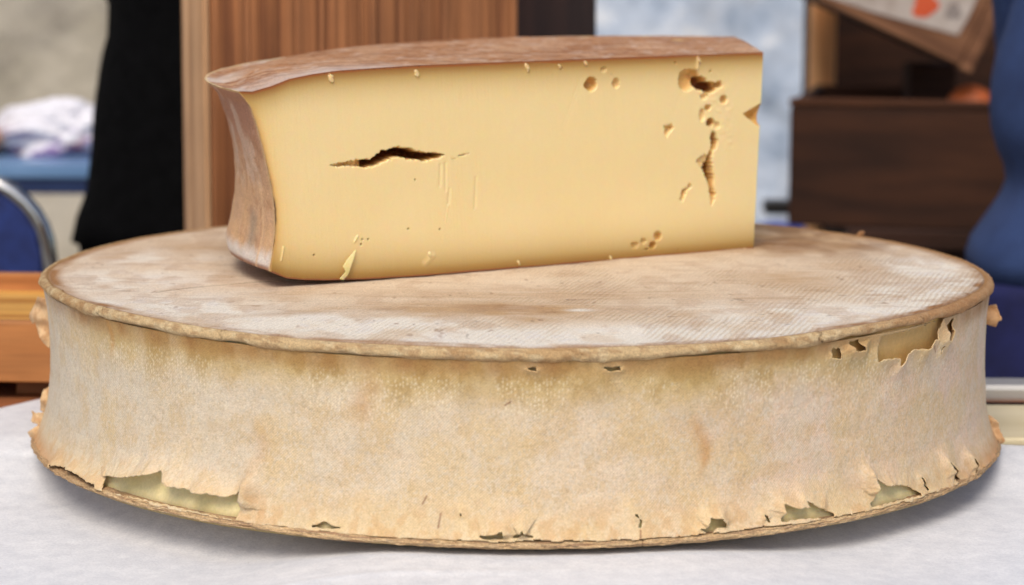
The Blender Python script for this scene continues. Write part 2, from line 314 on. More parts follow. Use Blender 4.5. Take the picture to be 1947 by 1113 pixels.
def paper_far(x):
    return np.interp(x, [-.75, -.60, -.351, -.326, -.25, -.1, .1, .25, .308, .45, .75], [-.42, -.30, .073, .113, .17, .19, .14, .03, -.022, -.055, -.13])
PX = -.75+1.5*U; far = paper_far(PX); PY = -.93 + (far+.93)*Vv
# gentle sag and wrinkles of the paper on the counter
def paper_z(x, y):
    r = np.hypot(x, y); p = np.arctan2(x, -y)
    sag = -.0180*(sm(-.16, -.62, p)*sm(-1.62, -1.15, p)) - .0125*(sm(.22, .70, p)*sm(1.50, 1.15, p))
    sag = sag*sm(.245, .300, r)*sm(.0, -.05, y)
    far_ = sm(.40, .60, r)*sm(0, -.2, y); sag = sag*(1-far_) - .010*far_
    rip = (fbm(x*5+3, y*5, 5, 3)-.5)*.0016 + .0011*np.exp(-((y+.335-.12*x+.004*np.sin(x*20))/.004)**2)*sm(.1, -.1, x) - .0009*np.exp(-((x-.43-.5*(y+.2))/.003)**2)
    return .0022 + rip*sm(.0, .05, np.hypot(x, y)-.24) + .0005*np.sin(x*13+y*5) + sag
PZ = paper_z(PX, PY)-.0012
PZ = np.maximum(PZ, np.where(PY > -.04, -.0022, -.031))
paper = mesh_from('paper_sheet', np.stack([PX, PY, PZ], -1), grid_faces(ny, nx), mp_)
sol = paper.modifiers.new('s', 'SOLIDIFY'); sol.thickness = .0003
tag(paper, 'white wrapping paper spread on the counter under the cheese wheel', 'paper')

m_board = mat_noise('cream_board', lin(205, 190, 150), lin(228, 216, 182), 14, .5, stretch=(.2, 1, 1))
o = MB().box(.292, .95, -.022, .088, -.003, .0045).build('serving_board', m_board, bevel=.002)
tag(o, 'cream coloured board lying beyond the paper at the right edge', 'board')
m_steel = mat_noise('brushed_steel', (.55, .53, .49), (.70, .68, .63), 30, .42, stretch=(.05, 1, 1), metallic=.7)
o = MB().box(.285, .98, .112, .142, .0005, .0135).build('steel_rail', m_steel, bevel=.0035)
tag(o, 'brushed steel rail along the back edge of the counter', 'rail')

# ================================================================ tray on the left of the counter
m_pine = wood('orange_pine', lin(140, 84, 40), lin(172, 112, 58), lin(190, 130, 74), 10, (.07, 1, 1), bd=.0003)
m_yel = wood('yellow_pine', lin(185, 125, 45), lin(222, 165, 75), lin(232, 180, 95), 10, (.07, 1, 1), bd=.0003)
tr = empty('wooden_tray', (-.46, .24, -.0035), math.radians(-3)); tag(tr, 'shallow orange wooden tray standing at the left behind the wheel', 'tray')
MB().box(-.20, .155, -.110, -.098, .013, .056).build('front_board', m_pine, tr, bevel=.0015)
MB().box(-.20, .155, .095, .107, .013, .060).build('back_board', m_pine, tr, bevel=.0015)
for x in (-.20, .143): MB().box(x, x+.012, -.0975, .0945, .013, .056).build('side_board', m_pine, tr, bevel=.0015)
MB().box(-.187, .142, -.097, .094, .040, .047).build('slatted_floor', m_yel, tr, bevel=.0015)
for x in (-.17, .11): MB().box(x, x+.03, -.085, .09, .0, .0395).build('runner', m_pine, tr, bevel=.001)
for c_ in [c for c in tr.children if c.name.startswith('slatted')]: c_.name = 'tray_floor'

# ================================================================ plank post and dark plank
m_post = wood('weathered_plank', lin(134, 82, 46), lin(164, 106, 62), lin(174, 116, 72), 50, (1, .6, .018), bd=.0012, dist=.5, fine=260, fc=.50)
m_posts = wood('weathered_plank_lit_side', lin(160, 120, 84), lin(200, 158, 116), lin(216, 176, 134), 14, (1, 1, .04), bd=.0008, dist=.2, fine=160)  # paler copy of the plank wood: light on the side put into the colour
po = empty('plank_post', (-.245, .40, -.92), math.radians(25)); tag(po, 'thick weathered plank post with vertical grain standing behind the wheel', 'post')
MB().box(.0, .272, .0, .048, 0, 1.75).build('front_plank', m_post, po, bevel=.002)
MB().box(-.0060, -.0005, -.001, .060, 0, 1.75).build('lit_side_strip', m_posts, po, bevel=.002)  # thin strip added for the plank's lighter side face
m_dplank = wood('dark_plank', lin(38, 20, 18), lin(52, 30, 26), lin(66, 40, 33), 12, (1, 1, .05))
o = MB().box(-.10, .079, .85, .88, -.92, .95).build('dark_plank', m_dplank, bevel=.003)
tag(o, 'dark maroon brown plank upright behind the weathered post', 'plank')

# ================================================================ blue table with bundle and loaf, far left
m_btab = mat_noise('blue_lacquer', lin(96, 130, 172), lin(120, 155, 195), 4, .25)
m_bedge = mat_noise('navy_edge', lin(28, 44, 82), lin(40, 60, 102), 5, .4)
bt = empty('blue_table', (-.85, 1.95, -.92)); tag(bt, 'pale blue table with a navy edge against the beige wall', 'table')
MB().box(-.55, .42, -.14, .20, .9005, .922).build('tabletop', m_btab, bt, bevel=.003)
MB().box(-.545, .415, -.135, .195, .878, .900).build('apron', m_bedge, bt, bevel=.002)
for x in (-.5, .37):
    for y in (-.10, .16): MB().tube([(x, y, 0), (x, y, .878)], .014).build('leg', m_bedge, bt, smooth=True)

def blob(name, mat, loc, rx, ry, rz, seed, amp, colfn=None, parent=None, flat=.0, fs=3.0):
    nu, nv = 96, 64; th = np.linspace(0, 2*np.pi, nu, endpoint=False); ph = np.linspace(.02, np.pi-.02, nv)
    T, P = np.meshgrid(th, ph); x = np.sin(P)*np.cos(T); y = np.sin(P)*np.sin(T); z = np.cos(P)
    d = 1+amp*(fbm(x*fs+y*2+5, z*fs+y*fs+2, seed, 4)-.5)*2
    z2 = z*d; 
    V = np.stack([x*d*rx, y*d*ry, np.maximum(z2*rz, -rz*flat) + rz*flat], -1)
    F = grid_faces(nv, nu, wrap=True, flip=True)
    c = colfn(x, y, z) if colfn else None
    o = mesh_from(name, V, F, mat, parent, colors=c); o.location = loc; return o
def bundle_col(x, y, z):
    c = np.ones(x.shape+(3,))*np.array(lin(226, 226, 234))
    n1 = fbm(x*5+2, z*6+y*3, 31, 3); c = mixc(c, lin(135, 115, 165), sm(.55, .66, n1)*sm(.5, -.1, z))
    n2 = fbm(x*4+8, z*5+y*2, 47, 2); c = mixc(c, lin(190, 60, 60), sm(.68, .74, n2)*sm(.2, -.4, z)); return c
m_cloth = mat_vcol('printed_cloth', .8, grain=(200, .05), bumps=((30, .004),))
o = blob('cloth_bundle', m_cloth, (-.660, 1.98, .002), .108, .07, .050, 12, .36, bundle_col, flat=.5)
tag(o, 'white crumpled cloth bundle with purple and red print on the blue table', 'bundle')
m_loaf = mat_noise('loaf_crust', lin(205, 165, 135), lin(190, 130, 80), 20, .7, bd=.001)
o = blob('bread_loaf', m_loaf, (-.80, 1.93, .002), .055, .05, .036, 3, .12, flat=.6)
tag(o, 'small tan loaf at the frame edge beside the white bundle', 'bread')

# ================================================================ blue chair with chromed tube
m_chrome = mat_noise('chromed_tube', (.62, .62, .60), (.75, .75, .73), 5, .12, metallic=1)
m_navy = mat_noise('navy_mesh_fabric', lin(22, 38, 92), lin(30, 52, 118), 60, .8, bd=.0008, bs=400)
ch = empty('tube_chair', (-.70, .86, -.92)); tag(ch, 'navy blue fabric chair with a rounded chromed tube frame at the left', 'chair')
def arc_path():
    pts = [(-.235, .0, .44), (-.235, -.005, .80), (-.232, -.006, .90)]
    for k in range(9):
        a = math.pi - math.pi/2*k/8; pts.append((-.155+.077*math.cos(a), -.006, .920+.077*math.sin(a)))
    for k in range(9):
        a = math.pi/2 - math.pi/2*k/8; pts.append((.155+.077*math.cos(a), -.006, .920+.077*math.sin(a)))
    pts += [(.240, -.005, .86), (.247, .0, .80), (.250, .0, .44)]
    return pts
MB().tube(arc_path(), .0085, 16).build('back_frame', m_chrome, ch, smooth=True)
bk = MB(); rings = []
for z, hw in [(.56, .224), (.62, .226), (.80, .228), (.92, .225), (.945, .220), (.965, .208), (.980, .190), (.987, .172)]:
    rings.append([(x*hw, (-.012 if s < 0 else .006)-.010*math.cos(x*1.5), z) for s, xs in ((-1, (-1, -.5, 0, .5, 1)), (1, (1, .5, 0, -.5, -1))) for x in xs])
bk.loft(rings).build('backrest', m_navy, ch, smooth=False, bevel=.002)
MB().box(-.225, .225, -.43, -.02, .435, .475).build('seat', m_navy, ch, bevel=.012)
for x in (-.235, .250):
    MB().tube([(x, 0, .44), (x*1.02, .06, 0)], .0095).build('leg', m_chrome, ch, smooth=True)
    MB().tube([(x, 0, .44), (x, -.44, .445), (x*1.02, -.46, .42), (x*1.04, -.47, 0)], .0095).build('leg', m_chrome, ch, smooth=True)
# ================================================================ crates on the right
def dwood(name, a, b, c): return wood(name, a, b, c, 10, (.08, 1, 1), rough=.95, bd=.0005)
m_dk = dwood('dark_crate_wood', lin(50, 27, 14), lin(62, 35, 19), lin(74, 43, 24))
m_dk2 = dwood('lit_crate_rim_wood', lin(60, 33, 17), lin(80, 46, 24), lin(96, 58, 31))  # lit copy of the dark wood, brightness of the rim painted in
m_mid = dwood('tilted_crate_wood', lin(112, 76, 54), lin(140, 98, 70), lin(156, 114, 84))
m_black = mat_noise('black_slab', (.008, .008, .009), (.016, .015, .015), 20, .5)

tb = empty('crate_table', (.72, 1.62, -.92)); tag(tb, 'dark wooden table carrying the brown crates', 'table')
MB().box(-.31, .75, -.245, .25, .862, .884).build('tabletop', m_dk, tb, bevel=.002)
MB().box(-.295, .73, -.23, .23, .78, .861).build('apron', m_dk, tb, bevel=.002)
for x in (-.26, .70):
    for y in (-.2, .2): MB().box(x-.025, x+.025, y-.025, y+.025, 0, .779).build('leg', m_dk, tb, bevel=.002)
cr = empty('dark_crate', (.534, 1.55, -.0358), math.radians(-13)); tag(cr, 'dark brown open wooden crate with an orange in it', 'crate')
MB().box(-.163, .22, -.150, -.137, 0, .148).build('front_board', m_dk, cr, bevel=.003)
MB().box(-.165, .222, -.151, -.136, .1485, .159).build('rim', m_dk2, cr, bevel=.004)
MB().box(-.163, .20, .137, .150, 0, .158).build('back_board', m_dk2, cr, bevel=.002)
for x in (-.163, .187): MB().box(x, x+.013, -.1335, .1365, 0, .156).build('side_board', m_dk, cr, bevel=.002)
MB().box(-.149, .186, -.136, .136, .003, .012).build('bottom_board', m_dk, cr)
m_or = mat_noise('orange_peel', lin(190, 92, 40), lin(205, 105, 48), 20, .5, bd=.0006, bs=300)
o = blob('orange_fruit', m_or, (.600, 1.52, .052), .030, .030, .030, 4, .03); o.location.z = .106; o.location.x = .580
tag(o, 'orange fruit among packed fruit in the dark open crate', 'fruit')
o['label'] = 'single orange fruit showing over the rim of the dark crate'
o = blob('dark_sack', mat_noise('sackcloth', lin(52, 32, 22), lin(64, 42, 30), 40, .9, bd=.002), (.552, 1.55, -.024), .122, .108, .080, 9, .08, flat=.4)
o.location.z = -.0235
tag(o, 'dark brown sack filling the open crate under the orange', 'sack')

bb = MB().box(.36, 1.35, 1.89, 1.93, -.055, .62).build('dark_backdrop', m_dk, bevel=.002)  # backdrop added to fill the dark region behind the crates
tag(bb, 'dark brown backdrop board added behind the stacked crates', 'board')
bb.location = (.055, 0, 0)
o = MB().box(-.0175, .0175, -.012, .012, -.92, .62).build('light_batten', wood('light_batten_wood', lin(226, 156, 98), lin(245, 182, 122), lin(250, 196, 140), 12, (1, 1, .05)), bevel=.002)
o.location = (.416, 1.745+.14, 0); o.location = (.4215, 1.765, 0)
tag(o, 'light brown upright batten left of the tilted crate', 'batten')
o = MB().box(.366, .62, 1.94, 1.98, -.081, -.061).build('black_shelf', m_black, bevel=.004)
tag(o, 'black shelf end sticking out left of the dark crate', 'shelf')
o2 = MB().box(.47, .60, 1.945, 1.975, -.92, -.0815).build('support_panel', m_black, o)

o = MB().box(.515, .575, 1.595, 1.655, -.0235, .158).build('wooden_block', m_dk, bevel=.003)
tag(o, 'dark wooden block inside the open crate propping the tilted crate', 'block')
# tilted upper crate with a torn white label
tc_ = empty('tilted_crate', (.553, 1.47, .1635)); tc_.rotation_euler = (math.radians(0), math.radians(24), 0)
tag(tc_, 'brown wooden crate tilted on the stack with a white torn label', 'crate')
MB().box(-.195, 0, -.012, 0, 0, .20).build('front_board', m_mid, tc_, bevel=.003)
MB().box(-.195, 0, .208, .22, 0, .20).build('back_board', m_dk2, tc_, bevel=.003)
for x in (-.195, -.012): MB().box(x, x+.012, .0005, .2075, 0, .20).build('side_board', m_dk2, tc_, bevel=.003)
MB().box(-.182, -.013, .001, .207, .001, .012).build('bottom_board', m_dk, tc_)
MB().box(.001, .018, -.014, .03, -.004, .22).build('corner_post', m_mid, tc_, bevel=.003)
ml, ntl, pl = new_mat('torn_label'); v = coords(ntl)
c = ramp(ntl, noise(ntl, v, 30, 4, .6), [(.35, lin(170, 156, 146)), (.65, lin(196, 186, 178))])
ntl.links.new(c, pl.inputs['Base Color']); pl.inputs['Roughness'].default_value = .7
lb = MB(); lp = [(-.188, .009), (-.126, .0155), (-.052, .0276), (-.018, .033), (-.0165, .06), (-.018, .165), (-.10, .17), (-.185, .165)]
lb.v = [(x, -.0135, z) for x, z in lp]+[(x, -.0125, z) for x, z in lp]; n = len(lp)
lb.f = [list(range(n)), list(range(n, 2*n))[::-1]]+[[i, n+i, n+(i+1) % n, (i+1) % n] for i in range(n)]
lbo = lb.build('paper_label', ml, tc_)
def disc(name, cx, cz, rx, rz, mat, par, y=-.0142, seed=1):
    d = MB(); n = 40; P = []
    for k in range(n):
        a = 2*math.pi*k/n; r = 1+.12*math.sin(3*a+seed)+.07*math.sin(5*a); P.append((cx+rx*r*math.cos(a), cz+rz*r*math.sin(a)))
    d.v = [(x, y, z) for x, z in P]+[(x, y+.0005, z) for x, z in P]
    d.f = [list(range(n))[::-1], list(range(n, 2*n))]+[[i, (i+1) % n, n+(i+1) % n, n+i] for i in range(n)]
    return d.build(name, mat, par)
m_red = mat_noise('orange_red_ink', lin(200, 75, 35), lin(212, 92, 50), 30, .6)
m_gry = mat_noise('grey_ink', lin(130, 120, 116), lin(158, 148, 142), 30, .6)
disc('red_mark', -.072, .050, .015, .017, m_red, lbo)
disc('grey_mark', -.036, .057, .010, .010, m_gry, lbo, seed=2)
for x in (-.36, -.2, -.06):
    pass
# small blue bag under the table edge
o = blob('blue_bag', mat_noise('blue_plastic', lin(38, 52, 140), lin(60, 80, 170), 15, .3), (.425, 2.3, -.245), .09, .08, .075, 21, .2, flat=.5)
stl = MB().box(.36, .62, 2.20, 2.40, -.92, -.2455).build('plinth', mat_noise('grey_plinth', lin(96, 96, 100), lin(125, 126, 130), 9, .8), bevel=.004)
tag(stl, 'grey plinth behind the dark crate table', 'plinth'); tag(o, 'crumpled blue plastic bag just under the dark crate', 'bag')

# ================================================================ people
m_skin = mat_noise('skin', lin(205, 150, 122), lin(214, 162, 134), 20, .5)
m_hair = mat_noise('dark_hair', (.02, .014, .01), (.04, .028, .02), 60, .5, stretch=(1, 1, .1))
def ring(cx, cy, z, a, b, n=40, wob=0, seed=0):
    out = []
    for k in range(n):
        t = 2*math.pi*k/n; r = 1+wob*math.sin(7*t+seed+z*9)+wob*.6*math.sin(11*t-z*13)
        out.append((cx+a*r*math.cos(t), cy+b*r*math.sin(t), z))
    return out
def body_mesh(root, ex=.15):
    """one continuous figure, 1.70 m, from a skeleton grown with a Skin modifier; faces -y"""
    J = [((0, 0, .95), .125, None), ((0, 0, 1.10), .115, 0), ((0, -.005, 1.27), .13, 1), ((0, 0, 1.40), .10, 2), ((0, 0, 1.47), .052, 3), ((0, -.01, 1.56), .078, 4), ((0, -.012, 1.63), .082, 5), ((0, -.005, 1.685), .045, 6)]
    def add(p, r, par): J.append((p, r, par)); return len(J)-1
    for s in (-1, 1):
        h = add((s*.09, 0, .90), .088, 0); k = add((s*.10, -.01, .50), .057, h); a = add((s*.105, .02, .09), .038, k); f = add((s*.115, -.05, .035), .035, a); add((s*.12, -.14, .025), .026, f)
        sh = add((s*.155, 0, 1.37), .05, 3); el = add((s*ex, .07, 1.13), .040, sh); wr = add((s*.04, .165, .99+s*.02), .026, el)
        pm = add((-s*.02, .185, .965+s*.02), .030, wr)
        for q, (dz, l) in enumerate(((.026, .065), (.009, .075), (-.008, .070), (-.024, .055))):
            f1 = add((-s*.058, .187, .955+s*.02+dz), .0095, pm); f2 = add((-s*(.058+l*.5), .182, .950+s*.02+dz), .009, f1); add((-s*(.058+l), .170, .947+s*.02+dz), .0075, f2)
        t1 = add((-s*.02, .190, 1.005+s*.02), .011, pm); add((-s*.042, .190, 1.028+s*.02), .0095, t1)
    me = bpy.data.meshes.new('body'); me.from_pydata([j[0] for j in J], [(i, j[2]) for i, j in enumerate(J) if j[2] is not None], [])
    o = bpy.data.objects.new('body', me); COL.objects.link(o); o.parent = root; me.materials.append(m_skin)
    m = o.modifiers.new('skin', 'SKIN'); m.use_smooth_shade = True
    sv = me.skin_vertices[0].data
    for i, j in enumerate(J): sv[i].radius = (j[1], j[1]*.85); sv[i].use_root = (i == 0)
    s_ = o.modifiers.new('sub', 'SUBSURF'); s_.levels = 1; s_.render_levels = 2
    # hair cap
    hc = MB(); rr = []
    for k in range(9):
        t = k/8*math.pi*.62; rr.append(ring(0, .008+.006*k, 1.722-.088+.088*math.cos(t), .004+.088*math.sin(t), .004+.096*math.sin(t), 24))
    hc.loft(rr, cap=True).build('hair', m_hair, root, smooth=True)
    nose = MB().loft([[(x*w_, -.088-d_, z) for x, y in ((-1, 0), (0, -1), (1, 0))] for z, w_, d_ in ((1.625, .006, .0), (1.59, .011, .012), (1.58, .010, .0))])
    nose.build('nose', m_skin, root, smooth=True)
    return o
def sleeves(mat, root, ex):
    for s in (-1, 1):
        MB().tube([(s*.10, .0, 1.41), (s*.150, -.005, 1.37), (s*(ex+.155)/2, .035, 1.25), (s*ex, .065, 1.15), (s*(ex-.005), .08, 1.115), (s*.085, .125, 1.05+s*.01), (s*.050, .158, 1.0+s*.02)], [.05, .060, .054, .050, .048, .042, .036], 20).build('sleeve', mat, root, smooth=True)

# person in black coat, behind the wheel at the left
m_blk = mat_noise('black_wool', (.0012, .0012, .0014), (.003, .003, .0034), 60, .95, spec=.08, bd=.001, bs=300)
pb = empty('person', (-.306, 1.12, -.92)); tag(pb, 'person in a long black coat standing left of the plank post', 'person')
body_mesh(pb, .095); sleeves(m_blk, pb, .095)
coat = []
for z, a, b, cx in [(.905, .185, .14, -.003), (.93, .182, .14, 0), (.96, .170, .135, 0), (1.0, .164, .13, 0), (1.05, .158, .125, -.001), (1.09, .151, .122, -.001), (1.11, .148, .12, 0), (1.13, .142, .118, 0), (1.16, .140, .118, .0), (1.20, .142, .12, .004), (1.28, .160, .125, 0), (1.36, .172, .12, 0), (1.42, .14, .10, 0), (1.46, .07, .07, 0)]:
    coat.append(ring(cx, 0, z, a, b, 48, .006))
MB().loft(coat).build('coat', m_blk, pb, smooth=True)
tr_ = MB()
for s in (-1, 1): tr_.loft([ring(s*.085+.01, 0, z, r, r*1.05, 24, .01) for z, r in ((.04, .075), (.3, .078), (.55, .085), (.80, .098), (.915, .104))])
tr_.loft([ring(.0, 0, z, a, b, 40, .005) for z, a, b in ((.79, .10, .09), (.82, .158, .115), (.87, .172, .125), (.93, .172, .128))])
tr_.build('trousers', m_blk, pb, smooth=True)
for s in (-1, 1): 
    MB().tube([(s*.115, .06, .03), (s*.12, -.05, .03), (s*.122, -.15, .025)], [.045, .045, .03], 16).build('shoe', m_blk, pb, smooth=True)

# person in blue at the right edge
m_blu = mat_noise('blue_knit', lin(38, 56, 98), lin(48, 70, 116), 30, .9, bd=.0015, bs=350)
m_nvy = mat_noise('navy_cotton', lin(18, 22, 66), lin(26, 32, 86), 25, .9, bd=.001)
pr = empty('person', (.640, .72, -.92)); tag(pr, 'person in a blue sweater and navy apron at the right edge', 'person')
body_mesh(pr, .13); sleeves(m_blu, pr, .13)
sw = []
for z, xl in [(.925, .428), (.945, .4265), (.96, .431), (.975, .441), (.99, .451), (1.003, .459), (1.016, .463), (1.03, .460), (1.045, .453), (1.065, .4475), (1.085, .4455), (1.11, .447), (1.135, .451), (1.16, .459), (1.20, .468), (1.26, .468), (1.34, .464), (1.41, .50), (1.46, .57)]:
    a = .640-xl; sw.append(ring(0, 0, z, a, min(.15, a*.78), 48, .011))
MB().loft(sw).build('sweater', m_blu, pr, smooth=True)
ap = []
for z, a in [(.25, .235), (.5, .23), (.75, .225), (.86, .218), (.91, .2125), (.9245, .2115)]: ap.append(ring(0, 0, z, a, a*.74, 48, .012))
MB().loft(ap).build('apron', m_nvy, pr, smooth=True)
for s in (-1, 1):
    MB().tube([(s*.115, .06, .03), (s*.12, -.05, .03), (s*.122, -.15, .025)], [.045, .045, .03], 16).build('shoe', m_blk, pr, smooth=True)
# ================================================================ the cheese wheel
H = 0.1103
wheel = empty('round_cheese', (0, 0, 0)); tag(wheel, 'big round cheese with pale cracked rind lying flat on white paper', 'cheese')
def phis(dense, lim, coarse):
    a = np.arange(-lim, lim, dense); b = np.arange(lim, 2*np.pi-lim, coarse); return np.concatenate([a, b])
def zoff(phi):                                       # the wheel is not quite even in height
    p = np.abs((phi+np.pi) % (2*np.pi)-np.pi)
    return np.interp(p, [0, .35, .75, 1.15, 1.6, 3.2], [-.0019, -.0014, .0010, .0020, 0, 0])
def dphi(phi): return (phi+np.pi) % (2*np.pi)-np.pi
def Rside(z, phi):
    p = dphi(phi)
    r = np.interp(z, [0, .004, .009, .014, .022, .032, .05, .07, .088, .098, .104, .112],
                  [.3040, .3060, .3050, .3030, .3000, .2975, .2958, .2955, .2962, .2972, .2980, .298])
    conc = np.interp(p, [-3.2, -1.7, -1.2, 0, 1.2, 1.7, 3.2], [0, -.0008, -.0006, 0, .0006, .0008, 0])
    r = r + conc*np.sin(np.clip(z/.108, 0, 1)*np.pi)
    r = r + .0016*(fbm(p*5+40, z*25, 3, 3)-.5) + .0007*(fbm(p*40+9, z*120+4, 8, 3)-.5)
    # a slack fold of skin under the upper edge
    return r
def PH(phi, r, z): return np.stack([r*np.sin(phi), -r*np.cos(phi), z], -1)

# ---- side skin with its tears
ph = phis(.0019, 1.78, .012); zz = np.arange(.0062, .1043, .00055)
P, Z = np.meshgrid(ph, zz); sh = P.shape
RS = .2975
px, pz = P*RS, Z.copy()
keep_in = np.zeros(sh, bool); lift = np.zeros(sh); polys = [(p, 1) for p in T_b] + [(p, -1) for p in T_t]
edge_d = np.full(sh, 1.0)
for poly, side in polys:
    q = [(a*RS, b) for a, b in poly]
    xs = [a for a, b in q]; ys = [b for a, b in q]
    # ragged outline
    rag = []
    for i in range(len(q)):
        x1, y1 = q[i]; x2, y2 = q[(i+1) % len(q)]; m = max(1, int(math.hypot(x2-x1, y2-y1)/.0016))
        for k in range(m):
            t = k/m; j = .0003 if k else 0
            rag.append((x1+(x2-x1)*t+j*math.sin(91*x1+k*2.4), y1+(y2-y1)*t+j*math.cos(57*y1*100+k*1.9)))
    q = rag
    bb = (px > min(xs)-.02) & (px < max(xs)+.02) & (pz > min(ys)-.02) & (pz < max(ys)+.02)
    idx = np.where(bb); x, y = px[idx], pz[idx]
    ins = inpoly(x, y, q); d, nx_, ny_ = segdist(x, y, q)
    snap = (d < .00034)
    big = max(xs)-min(xs) > .008 and max(ys)-min(ys) > .004
    A = (.0042 if big else .0014); lam = (.0045 if big else .002)
    if side == 1 and len(poly) > 15: A, lam = .0085, .0062
    zlo, zhi = min(ys), max(ys); hgt = zhi-zlo
    wgt = sm(zlo+.25*hgt, zlo+.6*hgt, ny_) if side == 1 else sm(zhi-.25*hgt, zhi-.6*hgt, ny_)
    L = A*np.exp(-(d/lam)**1.3)*wgt*(.45+1.1*vnoise(x*130+3, y*60, 5))
    cur = lift[idx]; cur = np.maximum(cur, np.where(ins & ~snap, A*wgt, L)); lift[idx] = cur
    edge_d[idx] = np.minimum(edge_d[idx], np.where(ins, 0, d))
    kk = keep_in[idx]; kk |= ins & ~snap; keep_in[idx] = kk
    x2 = np.where(snap, nx_, x); y2 = np.where(snap, ny_, y); px[idx] = x2; pz[idx] = y2
P2 = px/RS
lift *= sm(.0060, .010, pz)
# free margin of the skin curls slightly at the lower edge too
Rr = Rside(pz, P2) + lift
V = PH(P2, Rr, pz + zoff(P2)*pz/H)
Fc = grid_faces(*sh, wrap=True)
zcut = .0088+.0022*(fbm(P*26, P*0+3, 19, 4)-.5)     # dry lower margin, broken unevenly
mar = np.exp(-(np.maximum(Z-zcut, 0)/.0022)**1.4)
keep_in |= Z < zcut
Rr = Rr + .0013*mar*(.3+1.2*vnoise(P*60, P*0+7, 18)); V = PH(P2, Rr, pz + zoff(P2)*pz/H)
kf = keep_in.ravel()
Fc = Fc[~(kf[Fc].any(1))]
# colour of the side: greyish left, pinkish right, yellow-brown stain under the upper edge, tan margin below
p_ = dphi(P2)
c = np.ones(sh+(3,))*np.array(lin(219, 198, 168))
c = mixc(c, lin(210, 198, 176), sm(.1, -1.2, p_)*.8)
c = mixc(c, lin(220, 189, 164), sm(-.1, .9, p_)*.9)
n1 = fbm(p_*22, pz*70, 11, 5); n2 = fbm(p_*60+5, pz*180, 12, 4); n3 = fbm(p_*9+50, pz*22, 14, 4)
c = mixc(c, lin(200, 170, 122), sm(.42, .66, n1)*.45); c = mixc(c, lin(208, 194, 172), sm(.5, .66, fbm(p_*34+7, pz*110, 15, 4))*.4)
c = mixc(c, lin(214, 186, 138), sm(.48, .66, n3)*.5); c = mixc(c, lin(214, 206, 192), sm(.55, .72, fbm(p_*220, pz*640, 16, 2))*.30); c = mixc(c, lin(184, 156, 116), sm(.56, .72, fbm(p_*200+3, pz*600+9, 17, 2))*.22)
c = mixc(c, lin(220, 204, 184), sm(.5, .75, n2)*.25)
under = sm(.068+.022*(fbm(p_*16, p_*0+3, 21, 3)-.3), .099, pz)
c = mixc(c, lin(200, 172, 116), under*sm(-1.15, -.8, p_)*sm(1.3, .6, p_)*(.55+.75*n1)); c = mixc(c, lin(174, 142, 82), under*sm(-1.0, -.7, p_)*sm(1.0, .45, p_)*sm(.42, .60, fbm(p_*24, pz*60, 24, 4))*.75)
c = mixc(c, lin(158, 112, 62), sm(.090, .102, pz)*(.3+.9*fbm(p_*30, pz*60, 23, 3))*sm(-1.4, -1.0, p_)*.85)
weave = np.sin(2*np.pi*(P2*RS)/.0017+3*vnoise(p_*30, pz*80, 37))*np.sin(2*np.pi*pz/.0016+3*vnoise(p_*26+9, pz*60, 38))
wm = .05+.15*sm(.4, .65, fbm(p_*8, pz*20, 39, 3))
c = c*(1+(weave*wm)[..., None])
c = c*(1-.13*sm(.50, .75, fbm(p_*420, pz*1200, 40, 2)))[..., None]
gran = vnoise(p_*330, pz*800, 31)*.75+.25*vnoise(p_*90, pz*250, 32)
ix_ = np.floor(P2*RS/.0021); iz_ = np.floor(pz/.0026+.5*(ix_ % 2))
hx = _hash(ix_.astype(np.int64), iz_.astype(np.int64), 5); hz = _hash(ix_.astype(np.int64), iz_.astype(np.int64), 9); hk = _hash(ix_.astype(np.int64), iz_.astype(np.int64), 13)
du = P2*RS-(ix_+.3+.4*hx)*.0021; dw = pz-(iz_-.5*(ix_ % 2)+.3+.4*hz)*.0026
dot = np.exp(-(du/.00042)**2-(dw/.00075)**2)*(hk > .42)*sm(.064, .076, pz)*sm(.099, .090, pz)*sm(.42, .60, fbm(p_*14+4, pz*34, 33, 3))
c = mixc(c, lin(242, 228, 196), dot*(.25+.5*hk))
c = mixc(c, lin(238, 226, 200), .5*sm(.70, .84, gran)*sm(.060, .074, pz)*sm(.098, .088, pz)*.75*sm(.35, .55, fbm(p_*12+4, pz*30, 33, 2)))
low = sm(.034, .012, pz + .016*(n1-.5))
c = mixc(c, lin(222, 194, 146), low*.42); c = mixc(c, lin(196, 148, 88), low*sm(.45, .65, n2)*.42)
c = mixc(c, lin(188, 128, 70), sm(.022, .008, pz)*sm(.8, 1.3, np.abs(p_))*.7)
for (a0, wd, z0, z1, st) in [(-.487, .016, .008, .06, .25), (.333, .016, .046, .066, .5), (-.885, .008, .085, .104, .6), (.337, .006, .040, .055, .5), (-.27, .02, .07, .09, .4)]:
    aa = a0+.01*np.sin(pz*150)
    c = mixc(c, lin(190, 138, 74), np.exp(-((p_-aa)/wd)**2)*sm(z0-.006, z0+.006, pz)*sm(z1+.008, z1-.004, pz)*st*(.5+n2))
c = mixc(c, lin(230, 204, 156), np.exp(-edge_d/.0030)*.35)
# fine dry cracks
for a0, z0, z1, sl in [(-.135, .0145, .0215, .001), (-.165, .026, .030, .002), (.93, .086, .090, -.004), (-.02, .080, .082, .003), (.2135, .0085, .0125, .0006)]:
    dd, _, _ = segdist(p_*RS, pz, [(a0*RS, z0), (a0*RS+sl, z1)], closed=False)
    c = mixc(c, lin(120, 70, 40), np.exp(-(dd/.0005)**2)*.75)
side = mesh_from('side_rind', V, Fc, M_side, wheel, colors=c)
sol = side.modifiers.new('s', 'SOLIDIFY'); sol.thickness = .0006; sol.offset = -1
tag(side, 'pale papery side skin torn open along its edges')

